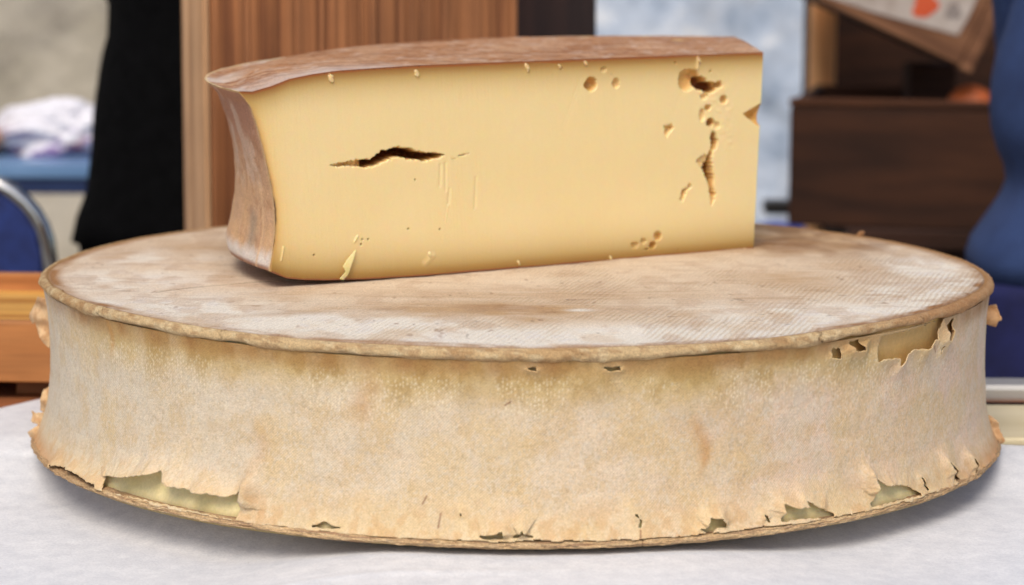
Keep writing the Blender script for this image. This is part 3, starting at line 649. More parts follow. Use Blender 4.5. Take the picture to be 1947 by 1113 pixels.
# ---- paste seen through the tears
ph2 = phis(.006, 1.78, .02); z2 = np.linspace(.004, .1070, 70); P, Z = np.meshgrid(ph2, z2)
r = Rside(Z, P)-.0030
c = np.ones(P.shape+(3,))*np.array(lin(222, 206, 150)); c = mixc(c, lin(220, 194, 134), sm(.05, .1, Z)); c = mixc(c, lin(230, 216, 168), sm(.4, .7, fbm(P*20, Z*60, 4, 3))*.6)
c = mixc(c, lin(168, 138, 92), sm(.013, .008, Z)*.7)
c = mixc(c, lin(206, 166, 102), sm(.2, .5, dphi(P))*sm(.07, .085, Z)*.9)
mesh_from('inner_paste', PH(P, r, Z + zoff(P)*Z/H), grid_faces(*P.shape, wrap=True), M_core, wheel, colors=c)

# ---- top rind with its rounded lip
ph3 = phis(.0028, 1.75, .0042); 
prof_r = np.concatenate([np.linspace(0, .05, 12), np.linspace(.052, .27, 150), np.linspace(.2712, .2930, 28)])
prof = [(r_, H) for r_ in prof_r] + [(.2938, H-.0002), (.2944, H-.0007), (.2950, H-.0007), (.2958, H-.0001), (.2966, H+.0001), (.2974, H-.0001), (.2982, H-.0006), (.2990, H-.0013), (.2996, H-.0022), (.3000, H-.0033), (.3001, H-.0045), (.2998, H-.0056), (.2992, H-.0065), (.2984, H-.0073), (.2974, H-.0078), (.2962, H-.0080), (.2945, H-.0078)]
nl = len(prof)-len(prof_r)
pr_ = np.array([q[0] for q in prof]); pz_ = np.array([q[1] for q in prof]); t_ = np.arange(len(prof))
P, T = np.meshgrid(ph3, t_); R0 = pr_[T]; Z0 = pz_[T]; p_ = dphi(P); lipw = sm(len(prof_r)-2, len(prof_r)+3, T)
X = R0*np.sin(P); Y = -R0*np.cos(P)
th_lip = .50+.55*fbm(p_*9, p_*0+1, 61, 3)
nz = (fbm(X*30+4, Y*30, 41, 4)-.5)*.0016 + (fbm(X*6, Y*6+3, 42, 2)-.5)*.003
Z1 = Z0 + nz*(1-lipw*.8)
Z1 = np.where(Z0 < H-.0008, H - (H-Z0)*th_lip - .0000 + nz*.2, Z1)
lump = (fbm(p_*90, T*.45, 43, 5)-.5)*.0015 + (fbm(p_*14, T*.1+8, 44, 3)-.5)*.0014
R1 = R0 + lump*lipw
# cracks across the lip
crk = np.zeros(P.shape)
for a0 in (-.903, -.562, .578, -.041, .31, -.29, .86, -1.15):
    k_ = .0022 if a0 in (.578, -.903) else .0012
    d_ = np.abs(p_-a0-.006*np.sin(T*1.1+a0*9)); crk = np.maximum(crk, np.exp(-(d_/k_)**2)*(1 if abs(a0) > .5 else .5))
R1 = R1 - crk*.0016*lipw
# shallow scored lines on the top
sc_l = [[(-.2126, -.1167), (-.1877, -.0921), (-.1582, -.0712), (-.1363, -.0652)], [(.17, .115), (.23, .125), (.27, .12)], [(.03, -.137), (.044, -.1353)], [(.18, .075), (.215, .083)]]
score = np.zeros(P.shape)
for l_ in sc_l:
    d_, _, _ = segdist(X, Y, l_, closed=False); score = np.maximum(score, np.exp(-(d_/.0013)**2))
Z1 = Z1 - score*.0009
Z1 = Z1 + zoff(P)*sm(.22, .297, R0)
V = PH(P, R1, Z1)
# colour: chalky bloom ring, tan worn middle, brown dry edge
c = np.ones(P.shape+(3,))*np.array(lin(232, 211, 184))
na = fbm(X*16+9, Y*11, 51, 5); nb = fbm(X*45, Y*30+2, 52, 4); nc_ = fbm(X*120, Y*90, 53, 3); nd = fbm(X*7+3, Y*5+8, 54, 3)
tan = np.zeros(P.shape)
for x0, y0, sx, sy, a in [(-.125, -.195, .035, .018, .9), (-.025, -.180, .09, .035, .85), (-.206, .077, .06, .05, .5), (.168, -.060, .055, .05, .5), (.227, .01, .04, .04, .55), (.005, -.12, .13, .03, .5), (.19, .16, .13, .07, 1.0), (.083, -.122, .07, .03, .4), (.008, -.217, .02, .014, .8), (.103, -.188, .018, .012, .8), (-.16, -.03, .05, .06, .35), (-.255, .05, .02, .06, .5)]:
    tan = np.maximum(tan, a*np.exp(-((X-x0)/sx)**2-((Y-y0)/sy)**2))
tan = np.clip(tan*(.55+1.1*na)+.3*sm(.52, .75, na)-.1, 0, 1)
blo = np.zeros(P.shape)
for x0, y0, sx, sy, a in [(-.236, -.069, .05, .06, .6), (-.195, -.173, .06, .04, .9), (-.10, -.232, .07, .035, 1), (.004, -.272, .09, .028, 1), (.09, -.262, .09, .03, .9), (.18, -.20, .07, .05, .9), (.246, -.127, .04, .08, .8), (.265, -.02, .025, .10, .9), (-.234, .026, .04, .05, .5)]:
    blo = np.maximum(blo, a*np.exp(-((X-x0)/sx)**2-((Y-y0)/sy)**2))
c = mixc(c, lin(198, 160, 116), np.clip(tan*1.15, 0, 1)); c = mixc(c, lin(176, 138, 100), sm(.55, .9, tan)*sm(.4, .62, nb)*.7)
c = mixc(c, lin(150, 112, 78), sm(.0, .12, Y)*sm(.1, .2, X)*sm(.42, .6, nb)*.7)
c = mixc(c, lin(247, 239, 224), np.clip(blo*(.5+1.5*sm(.25, .6, nb)), 0, 1)); c = mixc(c, lin(206, 176, 146), sm(.5, .66, fbm(X*60, Y*34, 57, 4))*.45)
c = mixc(c, lin(238, 232, 228), sm(.55, .7, nc_)*blo*.5)
c = mixc(c, lin(170, 136, 108), sm(.79, .87, fbm(X*140, Y*60+7, 55, 3))*.6)
c = mixc(c, lin(110, 82, 64), sm(.86, .91, fbm(X*230+9, Y*95, 56, 2))*.4)
stroke = fbm(X*38+3, Y*260, 64, 3)
c = mixc(c, lin(172, 136, 100), sm(.60, .74, stroke)*.26*sm(-.28, -.1, Y)); c = mixc(c, lin(244, 232, 214), sm(.40, .28, stroke)*.15)
c = mixc(c, lin(160, 122, 86), sm(.46, .60, fbm(X*30, Y*12+5, 65, 4))*sm(.02, .14, Y)*sm(.10, .2, X)*.6)
c = mixc(c, lin(240, 234, 222), np.exp(-((X-.0357)/.008)**2-((Y+.1786)/.004)**2))
c = mixc(c, lin(105, 75, 52), score*.85)
edge = sm(.283+.006*(nb-.3), .2935, R0+.004*(na-.5))
side_w = np.where(Y > 0, 1.0, .15+.9*sm(.35, .65, fbm(p_*14, R0*60, 62, 4))+.4*sm(.55, 1.3, np.abs(p_)))
c = mixc(c, lin(172, 128, 86), edge*side_w*(1-lipw)*(.6+.6*nb))
c = mixc(c, lin(118, 78, 46), np.exp(-((R0-.2945)/.0011)**2)*(.4+.6*nd))
lipc = np.ones(c.shape)*np.array(lin(206, 178, 134)); nf = fbm(p_*60, T*.25, 58, 4); ng = fbm(p_*12, T*.12, 59, 3)
lipc = mixc(lipc, lin(186, 150, 104), sm(.42, .65, ng)*.7); lipc = mixc(lipc, lin(226, 208, 168), sm(.50, .70, nf)*.5)
lipc = mixc(lipc, lin(146, 104, 66), sm(.50, .64, fbm(p_*45, T*.5+3, 63, 5))*.42); lipc = mixc(lipc, lin(176, 128, 86), sm(.5, 1.0, p_)*.7); lipc = mixc(lipc, lin(168, 128, 84), sm(len(prof_r)+5, len(prof_r)+2, T)*.8); lipc = mixc(lipc, lin(160, 120, 74), sm(len(prof)-6, len(prof)-2, T)*.7)
lipc = mixc(lipc, lin(90, 58, 36), crk*.6*(crk > .5))
c = np.where((lipw > .5)[..., None], lipc, c)
rib = sm(.55, .25, tan)*sm(-.10, .06, X+.25*(na-.5))*sm(.10, .0, Y)*(.2+1.1*sm(.42, .58, fbm(X*22, Y*12, 60, 4))) + .3*sm(.05, -.1, X)*sm(-.12, -.2, Y)
rib = np.clip(rib, 0, 1)*(1-lipw)
top = mesh_from('top_rind', V, grid_faces(*P.shape, wrap=True), M_top, wheel, colors=c, attrs={'rib': rib})
tag(top, 'chalky top rind printed with fine cloth ribs and tan patches')

# ---- bottom rind: flat disc turning up into the lower lip
prof = [(.0, .0022), (.15, .0022), (.262, .0022), (.275, .0024), (.284, .0028), (.290, .0030), (.2955, .0032), (.2995, .0034), (.3030, .0037), (.3055, .0043), (.3068, .0048), (.3073, .0055), (.3073, .0062), (.3069, .0069), (.3061, .0075), (.3050, .0080), (.3035, .0083), (.3015, .0084), (.2990, .0084)]
# subdivide the lip finely
pr_ = np.interp(np.linspace(0, len(prof)-1, 90), range(len(prof)), [q[0] for q in prof]); pz_ = np.interp(np.linspace(0, len(prof)-1, 90), range(len(prof)), [q[1] for q in prof])
P, T = np.meshgrid(ph3, np.arange(90)); R0 = pr_[T]; Z0 = pz_[T]; p_ = dphi(P); lw = sm(.295, .304, R0)
liftb = np.interp(p_, [-3.2, -1.5, -1.1, -.75, -.4, -.05, .25, .6, 1.0, 1.5, 3.2], [.001, .0015, .002, .0022, .0014, .0, .0, .001, .0022, .0015, .001])
R1 = R0 + lw*((fbm(p_*80, T*.2, 71, 4)-.5)*.0022+(fbm(p_*9, T*.05, 72, 3)-.5)*.0022)
Z1 = Z0 + liftb*sm(.26, .305, R0)*.8 + lw*(fbm(p_*60, T*.3+5, 73, 3)-.5)*.0010
Z1 = np.maximum(Z1, .0022)
ck = np.exp(-((p_-.219)/.0016)**2); R1 = R1-ck*.002*lw
c = np.ones(P.shape+(3,))*np.array(lin(200, 168, 124)); n1 = fbm(p_*40, T*.22, 75, 4); n2 = fbm(p_*90, T*.5, 76, 3)
c = mixc(c, lin(222, 194, 150), sm(.45, .65, n1)*.8); c = mixc(c, lin(160, 124, 94), sm(.52, .70, fbm(p_*18, T*.35+4, 77, 4))*.8); c = mixc(c, lin(140, 120, 104), sm(.56, .7, n2)*.5)
c = mixc(c, lin(176, 138, 96), sm(.6, 1.2, np.abs(p_))*.5)
c = mixc(c, lin(136, 98, 60), sm(.0076, .0084, Z0)*lw*.45)
mesh_from('bottom_rind', PH(P, R1, Z1), grid_faces(*P.shape, wrap=True), mat_vcol('lower_lip', .75, grain=(900, .25), bumps=((350, .0007), (1100, .0004))), wheel, colors=c)

# ---- loose curls of skin standing off the silhouette
def flap(pts, y0, curl, base_right, col1, seed=0, thick=.0007, name='loose_flap', parent=wheel):
    """a thin dry piece: outline in x-z, bent in y, with real thickness"""
    xs = [a for a, b in pts]; zs = [b for a, b in pts]; x0, x1, z0, z1 = min(xs), max(xs), min(zs), max(zs); st = .0005
    nx = int((x1-x0)/st)+3; nz = int((z1-z0)/st)+3
    Xg, Zg = np.meshgrid(np.linspace(x0-st, x1+st, nx), np.linspace(z0-st, z1+st, nz))
    rag = []
    for i in range(len(pts)):
        (a, b), (a2, b2) = pts[i], pts[(i+1) % len(pts)]
        for k in range(6):
            t = k/6; j = .00035 if k else 0; rag.append((a+(a2-a)*t+j*math.sin(seed+i*3+k*2.7), b+(b2-b)*t+j*math.cos(seed*2+i+k*3.1)))
    ins = inpoly(Xg, Zg, rag); d, qx, qz = segdist(Xg, Zg, rag); sn = d < st*.55
    Xs = np.where(sn, qx, Xg); Zs = np.where(sn, qz, Zg)
    base = x1 if base_right else x0
    u = np.abs(Xs-base)
    Yg = y0 + curl*u*u/.012 + .0016*np.sin(Zs*520+seed)*np.clip(u/.006, 0, 1) + .0012*np.sin(Xs*300+Zs*200)
    k = (ins | sn).ravel(); F = grid_faces(nz, nx); F = F[k[F].all(1)]
    used = np.zeros(nx*nz, bool); used[F.ravel()] = True; mp = np.cumsum(used)-1
    V = np.stack([Xs, Yg, Zs], -1).reshape(-1, 3)[used]
    n_ = fbm(Xs*400, Zs*300, seed, 3).ravel()[used]
    c = np.ones((len(V), 3))*np.array(col1); c = mixc(c, lin(180, 132, 86), sm(.4, .65, n_)*.6)
    o = mesh_from(name, V, mp[F], M_side, parent, colors=c)
    s_ = o.modifiers.new('s', 'SOLIDIFY'); s_.thickness = thick; s_.offset = 0
    return o
tanc = lin(218, 184, 140)
flap([(-.2940, .0930), (-.3023, .0930), (-.3050, .0885), (-.3075, .0850), (-.3128, .0755), (-.3086, .0736), (-.3062, .0760), (-.3040, .0722), (-.3021, .0690), (-.2989, .0640), (-.2950, .0605)], -.028, .9, True, tanc, 1)
flap([(-.2945, .0370), (-.2985, .0350), (-.3000, .0292), (-.3014, .0215), (-.2950, .0190)], -.035, .5, True, tanc, 2)
flap([(-.2950, .0230), (-.3030, .0208), (-.3062, .0216), (-.3050, .0190), (-.3056, .0155), (-.3020, .0150), (-.2960, .0140)], -.045, .9, True, tanc, 3)
flap([(-.2960, .0180), (-.3010, .0145), (-.3058, .0112), (-.3040, .0078), (-.2980, .0085)], -.055, .9, True, tanc, 4)
flap([(.2860, .0800), (.2860, .0870), (.2965, .0915), (.3005, .0930), (.3018, .0890), (.3036, .0845), (.3012, .0825), (.3008, .0790), (.2960, .0800)], -.03, -.5, False, lin(214, 174, 130), 5)
flap([(.2945, .0250), (.2985, .0235), (.3025, .0200), (.3036, .0150), (.3060, .0090), (.3030, .0055), (.2970, .0058)], -.045, -.6, False, lin(212, 178, 136), 6)
flap([(.2955, .1065), (.2985, .1060), (.3010, .1060), (.3004, .1035), (.2975, .1030)], .055, .4, False, lin(196, 150, 106), 8)
flap([(.243, .109), (.245, .1125), (.2475, .1128), (.2488, .1115), (.248, .109)], .175, .4, False, lin(196, 150, 112), 9, name='loose_flap')

# ================================================================ the cut piece on top
FA = np.array([-.05944484, -.04739731]); FD = np.array([.84651994, .53235701]); FN = np.array([FD[1], -FD[0]])   # along, towards viewer
C2 = np.array([.1009, .0278]); AC = -.12351+.28; CC = FA+FD*AC                       # centre of the original wheel, on the cut
piece = empty('cheese_piece', (0, 0, 0)); tag(piece, 'cut wedge of yellow cheese with brown rind standing on top of the wheel', 'cheese wedge')
Hb = H+.0004
_dz = [(-.12351, .0112), (-.114, .0118), (-.1012, .0089), (-.0897, .0052), (-.0731, .0028), (-.0568, .0014), (-.0279, .0006), (.0016, 0)]
_L = lambda a: float(np.hypot(*(FA+FD*a-C2)))
R_T = _L(-.12351); dip_s = np.array([R_T-_L(a) for a, d in _dz]); dip_v = np.array([d for a, d in _dz])
def zt(x, y):
    r = np.hypot(x-C2[0], y-C2[1]); s = R_T-r; d = y-.094
    return Hb + .1325 + np.where(d < 0, .0157*d, .032*d) - np.interp(s, dip_s, dip_v)
_rb = [(.0, 0)]+[(_L(a), z) for a, z in ((0, 0), (-.0372, .0007), (-.0662, .0021), (-.0805, .0033), (-.0929, .0052), (-.1043, .0103))]
def zb(x, y):
    r = np.hypot(x-C2[0], y-C2[1]); return Hb + np.interp(r, [q[0] for q in _rb], [q[1] for q in _rb])
LZ = [(z, a) for a, z in F_left if z > .0105]; LZ = sorted(LZ)
lz = np.array([.0103]+[z for z, a in LZ]); lr = np.array([_L(-.1040)]+[_L(a) for z, a in LZ]); lr[-1] = R_T
R_B = _L(-.1043)
from_v = (lz-lz[0])/(lz[-1]-lz[0])
# smooth the measured profile
vv = np.linspace(0, 1, 200); rr_ = np.interp(vv, from_v, lr)
for _ in range(14): rr_[1:-1] = (rr_[:-2]+rr_[2:]+2*rr_[1:-1])/4
def Rv(v): return np.interp(v, vv, rr_)              # radius of the rind at relative height v

# ---- cut face, as a fine sheet with its openings pressed in
def cdist(th, R):                                     # from CC, along th, to the circle of radius R about C2
    e = CC-C2; b = np.cos(th)*e[0]+np.sin(th)*e[1]; return -b+np.sqrt(np.maximum(b*b-(e@e)+R*R, 0))
A_L0 = math.atan2(-FD[1], -FD[0]) % (2*math.pi)
nu, nv = 1080, 384
uu = np.linspace(0, 1, nu); vs = np.linspace(0, 1, nv)
U, Vv = np.meshgrid(uu, vs)
def right_a(v): return .2605 + .0050*v
nt_z = [(.0, 0), (.083, 0), (.0849, -.0006), (.0905, -.0010), (.0962, 0), (.2, 0)]
zr_ = Vv*.1325
aR = right_a(Vv) + np.interp(zr_, [q[0] for q in nt_z], [q[1] for q in nt_z])
aL = AC - cdist(A_L0, Rv(Vv)) + .0006*(fbm(Vv*30, Vv*0, 81, 3)-.5)
aa = aL + (aR-aL)*U
wx = FA[0]+FD[0]*aa; wy = FA[1]+FD[1]*aa
ztop = zt(wx, wy); zbot = zb(wx, wy)
zw = zbot + (ztop-zbot)*Vv
zl = zw - Hb + .0004                                # height as measured
dep = np.zeros(aa.shape)
wa = aa + .0016*(fbm(aa*700, zl*700, 141, 4)-.5); wz = zl + .0016*(fbm(aa*900+40, zl*900, 142, 3)-.5)
def carve(poly, D, k=2.2, Dv=None, rag=.0002, grow=.0):
    q = []
    for i in range(len(poly)):
        (x1, y1), (x2, y2) = poly[i], poly[(i+1) % len(poly)]
        m = max(1, int(math.hypot(x2-x1, y2-y1)/.0009))
        for j in range(m):
            t = j/m; e = rag if j else 0; q.append((x1+(x2-x1)*t+e*math.sin(j*2.1+x1*900), y1+(y2-y1)*t+e*math.cos(j*2.7+y1*900)))
    xs = [a for a, b in q]; ys = [b for a, b in q]
    idx = np.where((aa > min(xs)-.001) & (aa < max(xs)+.001) & (zl > min(ys)-.001) & (zl < max(ys)+.001))
    x, y = wa[idx], wz[idx]; ins = inpoly(x, y, q); d, _, _ = segdist(x, y, q); d = np.where(ins, d, -d)+grow; ins = d > 0
    DD = D if Dv is None else Dv(x, y)
    w_ = np.where(ins, np.minimum(DD*(.75+.5*vnoise(x*900, y*900, 3)), k*d + .0004*vnoise(x*2500, y*2500, 8)), 0)
    dep[idx] = np.maximum(dep[idx], w_)
ck_d = lambda x, y: np.interp(x, [-.065, -.058, -.053, -.045, -.041, -.036, -.02, .0, .012, .018], [.001, .0025, .004, .003, .006, .014, .020, .020, .012, .004])
carve(F_crack, .016, 16.0, ck_d, .0003, .0006)
carve(F_crackb, .001, 3); carve(F_crackc, .002, 5)
carve(F_vcrack, .007, 10.0, lambda x, y: np.interp(y, [.03, .045, .055, .072, .085, .098], [.003, .009, .010, .016, .006, .006]), .0004, .0004)
carve(F_vcrack2, .0020, 1.6, None, .0004); carve(F_chip1, .0034, 3, None, .0005); carve(F_chip2, .0030, 3, None, .0005)
for (a, z, rx, rz, D) in F_holes:
    rx, rz = rx*(1.32 if D > .008 else 1.15), rz*(1.25 if D > .008 else 1.05)
    j = 1+.06*(fbm(aa*500, zl*500, 150, 2)-.5)
    q = ((wa-a)/(rx*j))**2+((wz-z)/(rz*j))**2
    dep = np.maximum(dep, np.where(q < 1, D*np.sqrt(np.clip(1-q, 0, 1))**.8, 0))
for a, z in F_specks: dep = np.maximum(dep, .0016*np.exp(-(np.hypot(aa-a, zl-z)/.0006)**4))
# notch: a wedge bitten out of the right edge
nq = (zl > .083) & (zl < .0967)
tri = inpoly(aa, zl, [(.2487, .0925), (.2640, .0990), (.2660, .0975), (.2660, .0840), (.2615, .0838)])
dtri, _, _ = segdist(aa, zl, [(.2487, .0925), (.2640, .0990), (.2660, .0990), (.2660, .0836), (.2615, .0838)], closed=False)
dep = np.maximum(dep, np.where(tri, np.minimum(.005, dtri*.9), 0))
# raised smears, knife drags, gentle waviness
rise = np.zeros(aa.shape); sme = np.zeros(aa.shape)
def ridge(l_, wd, h_, s_=1.0):
    global rise, sme
    d, qx, qz = segdist(aa, zl, l_, closed=False); g_ = np.exp(-(d/wd)**2)
    rise = np.maximum(rise, g_*h_); sme = np.maximum(sme, g_*s_)
drag = np.zeros(aa.shape)
for l_ in F_ridges[:5]:
    d, _, _ = segdist(aa, zl, l_, closed=False); drag = np.maximum(drag, np.exp(-(d/.0009)**2))
ridge(F_ridges[3], .0006, .0006, .7)
for l_ in F_ridges[6:8]: ridge(l_, .0006, .0006, .9)
ridge(F_ridges[8], .0018, .0005, .45)
for l_ in F_diag[:2]:
    d, _, _ = segdist(aa, zl, l_, closed=False); drag = np.maximum(drag, .8*np.exp(-(d/.0012)**2)); ridge(l_, .0008, .0003, .35)
ridge(F_diag[2], .0010, .0009, .8)
for i, (a, z) in enumerate(F_crumbs):
    s_ = .0016 if i < 3 else .0010
    q = ((aa-a+.3*(zl-z))/s_)**2+((zl-z)/(s_*1.5))**2 + 2.2*(fbm(aa*800, zl*800, 5+i, 3)-.5)
    g_ = sm(1.15, .75, q); rise = np.maximum(rise, g_*.0011*(.7+.6*vnoise(aa*1500, zl*1500, 9))); sme = np.maximum(sme, g_)
# torn rims round the openings: lighter, slightly raised
opened = dep > .0004
rimm = fbm(aa*420, zl*420, 91, 3)
zone = np.exp(-((aa-.230)/.014)**2-((zl-.100)/.016)**2)+np.exp(-((aa-.236)/.006)**2-((zl-.075)/.02)**2)
rise = rise + zone*.0006*(rimm-.3)
wav = (fbm(aa*14, zl*20, 92, 2)-.5)*.0007 + drag*-.0004 + (fbm(aa*900+zl*60, zl*25+aa*10, 145, 3)-.5)*.00012
off = dep - rise - wav
off = off*np.clip(np.minimum(U, 1-U)*300, .0, 1)**.3 if False else off
WX = wx - FN[0]*off; WY = wy - FN[1]*off
# colour by distance from the rind on the three rind sides
e_t = ztop-zw; e_b = zw-zbot; e_l = aa-aL
wob = .0012*(fbm(aa*60, zl*60, 95, 3)-.5)
c = np.ones(aa.shape+(3,))*np.array(lin(243, 221, 166))
c = mixc(c, lin(245, 225, 174), sm(.4, .65, fbm(aa*12, zl*16, 96, 3))*.5)
c = mixc(c, lin(236, 196, 116), np.exp(-e_l/.008)*.8); c = mixc(c, lin(214, 158, 82), np.exp(-(e_l/.0026)**2)*.5)
c = mixc(c, lin(194, 160, 92), np.exp(-(e_t/.0125)**1.8)*1.0); c = mixc(c, lin(156, 106, 52), np.exp(-(e_t/.0045)**2)*.85)
c = mixc(c, lin(178, 144, 76), np.exp(-(e_b/.0140)**1.6)*1.0); c = mixc(c, lin(158, 116, 58), np.exp(-(e_b/.0045)**2)*.85)
c = mixc(c, lin(166, 98, 52), np.exp(-((e_t+wob)/.0013)**4)); c = mixc(c, lin(150, 90, 58), np.exp(-((e_b+wob)/.0010)**4)); c = mixc(c, lin(206, 164, 108), np.exp(-((e_l+wob)/.0010)**4)*sm(.5, .4, 0))
c = mixc(c, lin(70, 52, 40), np.exp(-(e_l/.0011)**2)*sm(.036, .042, zl)*sm(.058, .050, zl)*.95)
c = mixc(c, lin(246, 222, 168), np.clip(sme, 0, 1)*.7)
c = mixc(c, lin(248, 224, 166), np.clip(zone*1.2, 0, 1)*sm(.5, .62, rimm)*.5*(~opened))
# shade inside the openings put into the colour, browner with depth
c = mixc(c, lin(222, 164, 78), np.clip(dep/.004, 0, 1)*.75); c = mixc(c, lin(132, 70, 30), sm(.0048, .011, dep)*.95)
c = mixc(c, lin(214, 160, 82), tri*.9)
c = mixc(c, lin(110, 74, 40), sum(np.exp(-(np.hypot(aa-a, zl-z)/.0006)**4) for a, z in F_specks)*.8)
face = mesh_from('cut_face', np.stack([WX, WY, zw], -1), grid_faces(nv, nu), M_paste, piece, colors=c)
tag(face, 'smooth yellow cut face with a dark crack, eyes and a crumbly split')

# ---- angles: from the cut (left) round the rind to the end cut and back to the cut
A_L = math.atan2(-FD[1], -FD[0]) % (2*math.pi)       # direction to the rind corner
A_R = math.atan2(FD[1], FD[0])
def end_dist(th, v):                                 # distance from CC to the end cut plane (x+ side)
    aR_ = right_a(v); gx = FA[0]+FD[0]*aR_; gy = FA[1]+FD[1]*aR_; dx, dy = -.030, 1.0     # end plane direction
    nxn, nyn = dy, -dx; den = np.cos(th)*nxn+np.sin(th)*nyn; num = (gx-CC[0])*nxn+(gy-CC[1])*nyn
    return np.where(den > 1e-4, num/np.maximum(den, 1e-4), 1e3)
ths = np.linspace(A_R, A_L, 900)
eR = end_dist(ths, 1.0); pass
def exb(th, v): return .0090*sm(.0, .42, A_L-th)*sm(.72, .05, v)*sm(1.2, .8, A_L-th)*sm(-.12, .10, v+0*th)
# top rind
ts = np.concatenate([np.linspace(0, .85, 110), np.linspace(.855, 1, 60)])
TH, TT = np.meshgrid(ths, ts); RL = np.minimum(cdist(TH, R_T), end_dist(TH, np.ones_like(TH))); RR = RL*TT
X = CC[0]+RR*np.cos(TH); Y = CC[1]+RR*np.sin(TH)
thin = .0022
micro = (fbm(X*70, Y*70, 101, 4)-.5)*.0009
inset = np.minimum(TH-A_R, A_L-TH)*RR
Zt = zt(X, Y) + micro*sm(0, .006, np.abs(inset)) + .0002
c = np.ones(X.shape+(3,))*np.array(lin(186, 134, 92)); gr_ = fbm(X*420, Y*300, 130, 2)
Rd = np.hypot(X-C2[0], Y-C2[1])+.30-R_T; An = np.arctan2(Y-C2[1], X-C2[0])
n1 = fbm(Rd*140, An*6, 102, 4); n2 = fbm(X*40, Y*14, 103, 4); n3 = fbm(X*160, Y*70, 104, 3)
c = mixc(c, lin(158, 108, 72), sm(.48, .66, n1)*.6); c = mixc(c, lin(204, 162, 126), sm(.5, .68, n2)*.6); c = mixc(c, lin(214, 188, 168), sm(.58, .7, n3)*.5); c = mixc(c, lin(128, 84, 58), sm(.56, .7, gr_)*.4); c = mixc(c, lin(216, 186, 162), sm(.40, .28, gr_)*.35)
st_ = fbm(X*45+3, Y*240, 131, 3)
c = mixc(c, lin(132, 84, 54), sm(.56, .70, st_)*.5); c = mixc(c, lin(222, 186, 152), sm(.42, .30, st_)*.4)
fl = -((X-FA[0])*FN[0]+(Y-FA[1])*FN[1])              # distance behind the cut
al = (X-FA[0])*FD[0]+(Y-FA[1])*FD[1]
c = mixc(c, lin(214, 196, 184), np.exp(-(fl/.03)**2)*sm(.02, -.04, al)*sm(-.135, -.10, al)*.75*(.4+n2))
c = mixc(c, lin(224, 210, 196), sm(.035, .0, .30-Rd)*sm(.40, .6, n2)*.8)
c = mixc(c, lin(182, 104, 54), np.exp(-(fl/.0022)**2)*.75)
c = mixc(c, lin(236, 208, 158), sm(.0022, .0004, .30-Rd)*.9)
for x0, y0, sx, sy in [(.02, .27, .016, .004), (.125, .21, .007, .004), (.10, .23, .012, .003)]: c = mixc(c, lin(84, 52, 38), np.exp(-((X-x0)/sx)**2-((Y-y0)/sy)**2)*.8)
for x0, y0 in [(.05, .24), (.055, .26), (.095, .25), (.115, .2)]: c = mixc(c, lin(234, 202, 140), np.exp(-((X-x0)/.004)**2-((Y-y0)/.006)**2))
mesh_from('top_rind', np.stack([X, Y, Zt], -1), grid_faces(*X.shape), M_wrind, piece, colors=c)
# side rind
thr = ths[eR > cdist(ths, R_T)]; TH, VV = np.meshgrid(np.linspace(thr[0], A_L, 700), np.linspace(0, 1, 180))
RR = cdist(TH, Rv(VV))+exb(TH, VV)+(fbm(TH*30, VV*8, 111, 4)-.5)*.0014*sm(0, .02, A_L-TH)
oo = cdist(TH, R_T); ob = cdist(TH, R_B); Xo = CC[0]+oo*np.cos(TH); Yo = CC[1]+oo*np.sin(TH); Xb = CC[0]+ob*np.cos(TH); Yb = CC[1]+ob*np.sin(TH)
X = CC[0]+RR*np.cos(TH); Y = CC[1]+RR*np.sin(TH); Zs = zb(Xb, Yb) + (zt(Xo, Yo)+.0002-zb(Xb, Yb))*VV
c = np.ones(X.shape+(3,))*np.array(lin(210, 170, 134)); n1 = fbm(TH*18, VV*6, 112, 5); n2 = fbm(TH*60, VV*14, 113, 4); dA = A_L-TH
c = mixc(c, lin(176, 128, 106), sm(.45, .85, VV)*.85); c = mixc(c, lin(216, 190, 168), sm(.50, .70, n1)*.6); c = mixc(c, lin(180, 132, 96), sm(.54, .7, n2)*.45)
c = mixc(c, lin(220, 176, 128), sm(.55, .3, VV)*sm(.35, .6, n1)*.7)
c = mixc(c, lin(150, 138, 122), np.exp(-((dA-.14)/.03)**2)*sm(.36, .25, VV)*sm(.05, .12, VV)*.6)
c = mixc(c, lin(232, 222, 212), sm(.13, .05, VV+.05*(n2-.5))*sm(.0, .02, VV)*.9)
c = mixc(c, lin(156, 108, 84), sm(.035, .01, VV)*.8)
c = mixc(c, lin(228, 190, 148), np.exp(-((dA-.075-.03*(VV-.3)**2*4)/.006)**2)*sm(.6, .4, VV)*.8)
c = mixc(c, lin(222, 190, 140), np.exp(-(dA/.010)**2)*(.3+n2)*.9); c = mixc(c, lin(228, 200, 150), sm(.985, .995, VV)*.9)
wr = mesh_from('side_rind', np.stack([X, Y, Zs], -1), grid_faces(*X.shape), M_wrind, piece, colors=c)
# bottom rind, slightly hollow towards the middle
TH, TT = np.meshgrid(ths[::3], np.linspace(0, 1, 90)); RL = np.minimum(cdist(TH, R_B)+exb(TH, 0.0), end_dist(TH, np.zeros_like(TH))); RR = RL*TT
X = CC[0]+RR*np.cos(TH); Y = CC[1]+RR*np.sin(TH)
c = np.ones(X.shape+(3,))*np.array(lin(170, 120, 88)); c = mixc(c, lin(200, 160, 130), sm(.45, .6, fbm(X*50, Y*50, 121, 3)))
mesh_from('bottom_rind', np.stack([X, Y, zb(X, Y)], -1), grid_faces(*X.shape, flip=True), M_wrind, piece, colors=c)
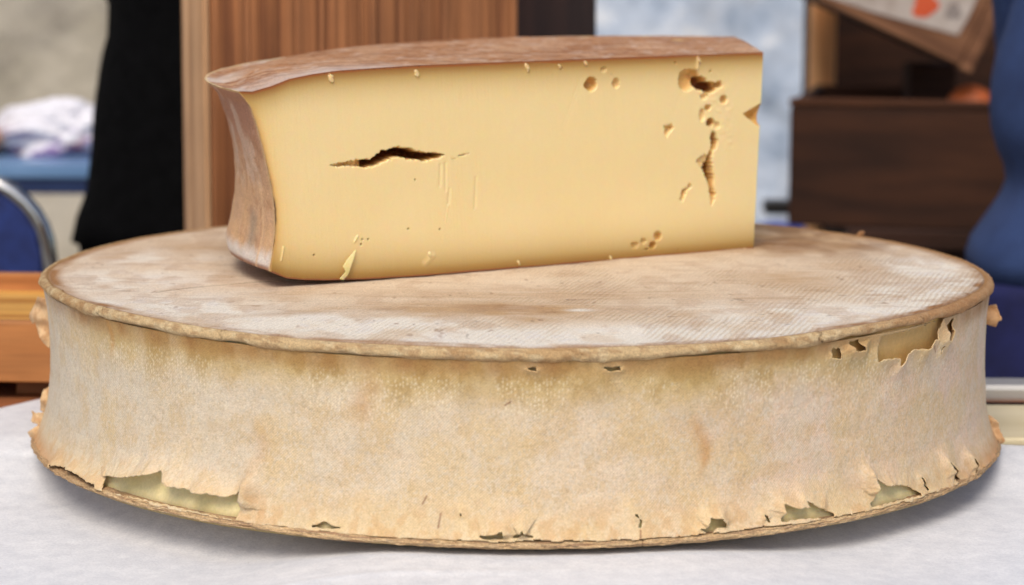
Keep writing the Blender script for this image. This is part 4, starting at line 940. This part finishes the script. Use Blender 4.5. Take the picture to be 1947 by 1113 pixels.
# end cut
vE = vs[::3]; ne = 60; VE, UE = np.meshgrid(vE, np.linspace(0, 1, ne), indexing='ij')
aF = aR[::3, -1][:, None]; gx = FA[0]+FD[0]*aF; gy = FA[1]+FD[1]*aF
th_c = thr[0]; g2 = right_a(VE); be = cdist(th_c, Rv(VE)); bx = CC[0]+be*np.cos(th_c); by = CC[1]+be*np.sin(th_c)
offe = off[::3, -1][:, None]
X = (gx-FN[0]*offe)*(1-UE)+bx*UE; Y = (gy-FN[1]*offe)*(1-UE)+by*UE
Ze = zb(X, Y)*(1-VE)+zt(X, Y)*VE
Ze[:, 0] = zw[::3, -1]
c = np.ones(X.shape+(3,))*np.array(lin(240, 208, 140)); c = mixc(c, lin(180, 130, 70), sm(.06, .0, np.minimum(VE, 1-VE))*.8)
mesh_from('end_face', np.stack([X, Y, Ze], -1), grid_faces(*X.shape), M_paste, piece, colors=c)

# ---- shaving curl hanging on the cut face near the lower edge
fp = [(x, y) for x, y in F_flake]
xs = np.array([q[0] for q in fp]); ys = np.array([q[1] for q in fp])
st = .0003; gx_, gz_ = np.meshgrid(np.arange(xs.min()-st, xs.max()+st, st), np.arange(ys.min()-st, ys.max()+st, st))
ins = inpoly(gx_, gz_, fp); d, qx, qz = segdist(gx_, gz_, fp); sn = d < st*.6; gx2 = np.where(sn, qx, gx_); gz2 = np.where(sn, qz, gz_)
kk = (ins | sn).ravel(); Fq = grid_faces(*gx_.shape); Fq = Fq[kk[Fq].all(1)]
tt = (gz2-ys.min())/(ys.max()-ys.min()); outw = .0010 + .0022*np.sin(np.clip(tt, 0, 1)*math.pi)
V = np.stack([FA[0]+FD[0]*gx2+FN[0]*outw, FA[1]+FD[1]*gx2+FN[1]*outw, gz2+Hb], -1).reshape(-1, 3)
used = np.zeros(len(V), bool); used[Fq.ravel()] = True; mp2 = np.cumsum(used)-1
o = mesh_from('shaving', V[used], mp2[Fq], M_paste, piece, colors=np.ones((used.sum(), 3))*np.array(lin(246, 222, 160)))
m_ = o.modifiers.new('s', 'SOLIDIFY'); m_.thickness = .0005
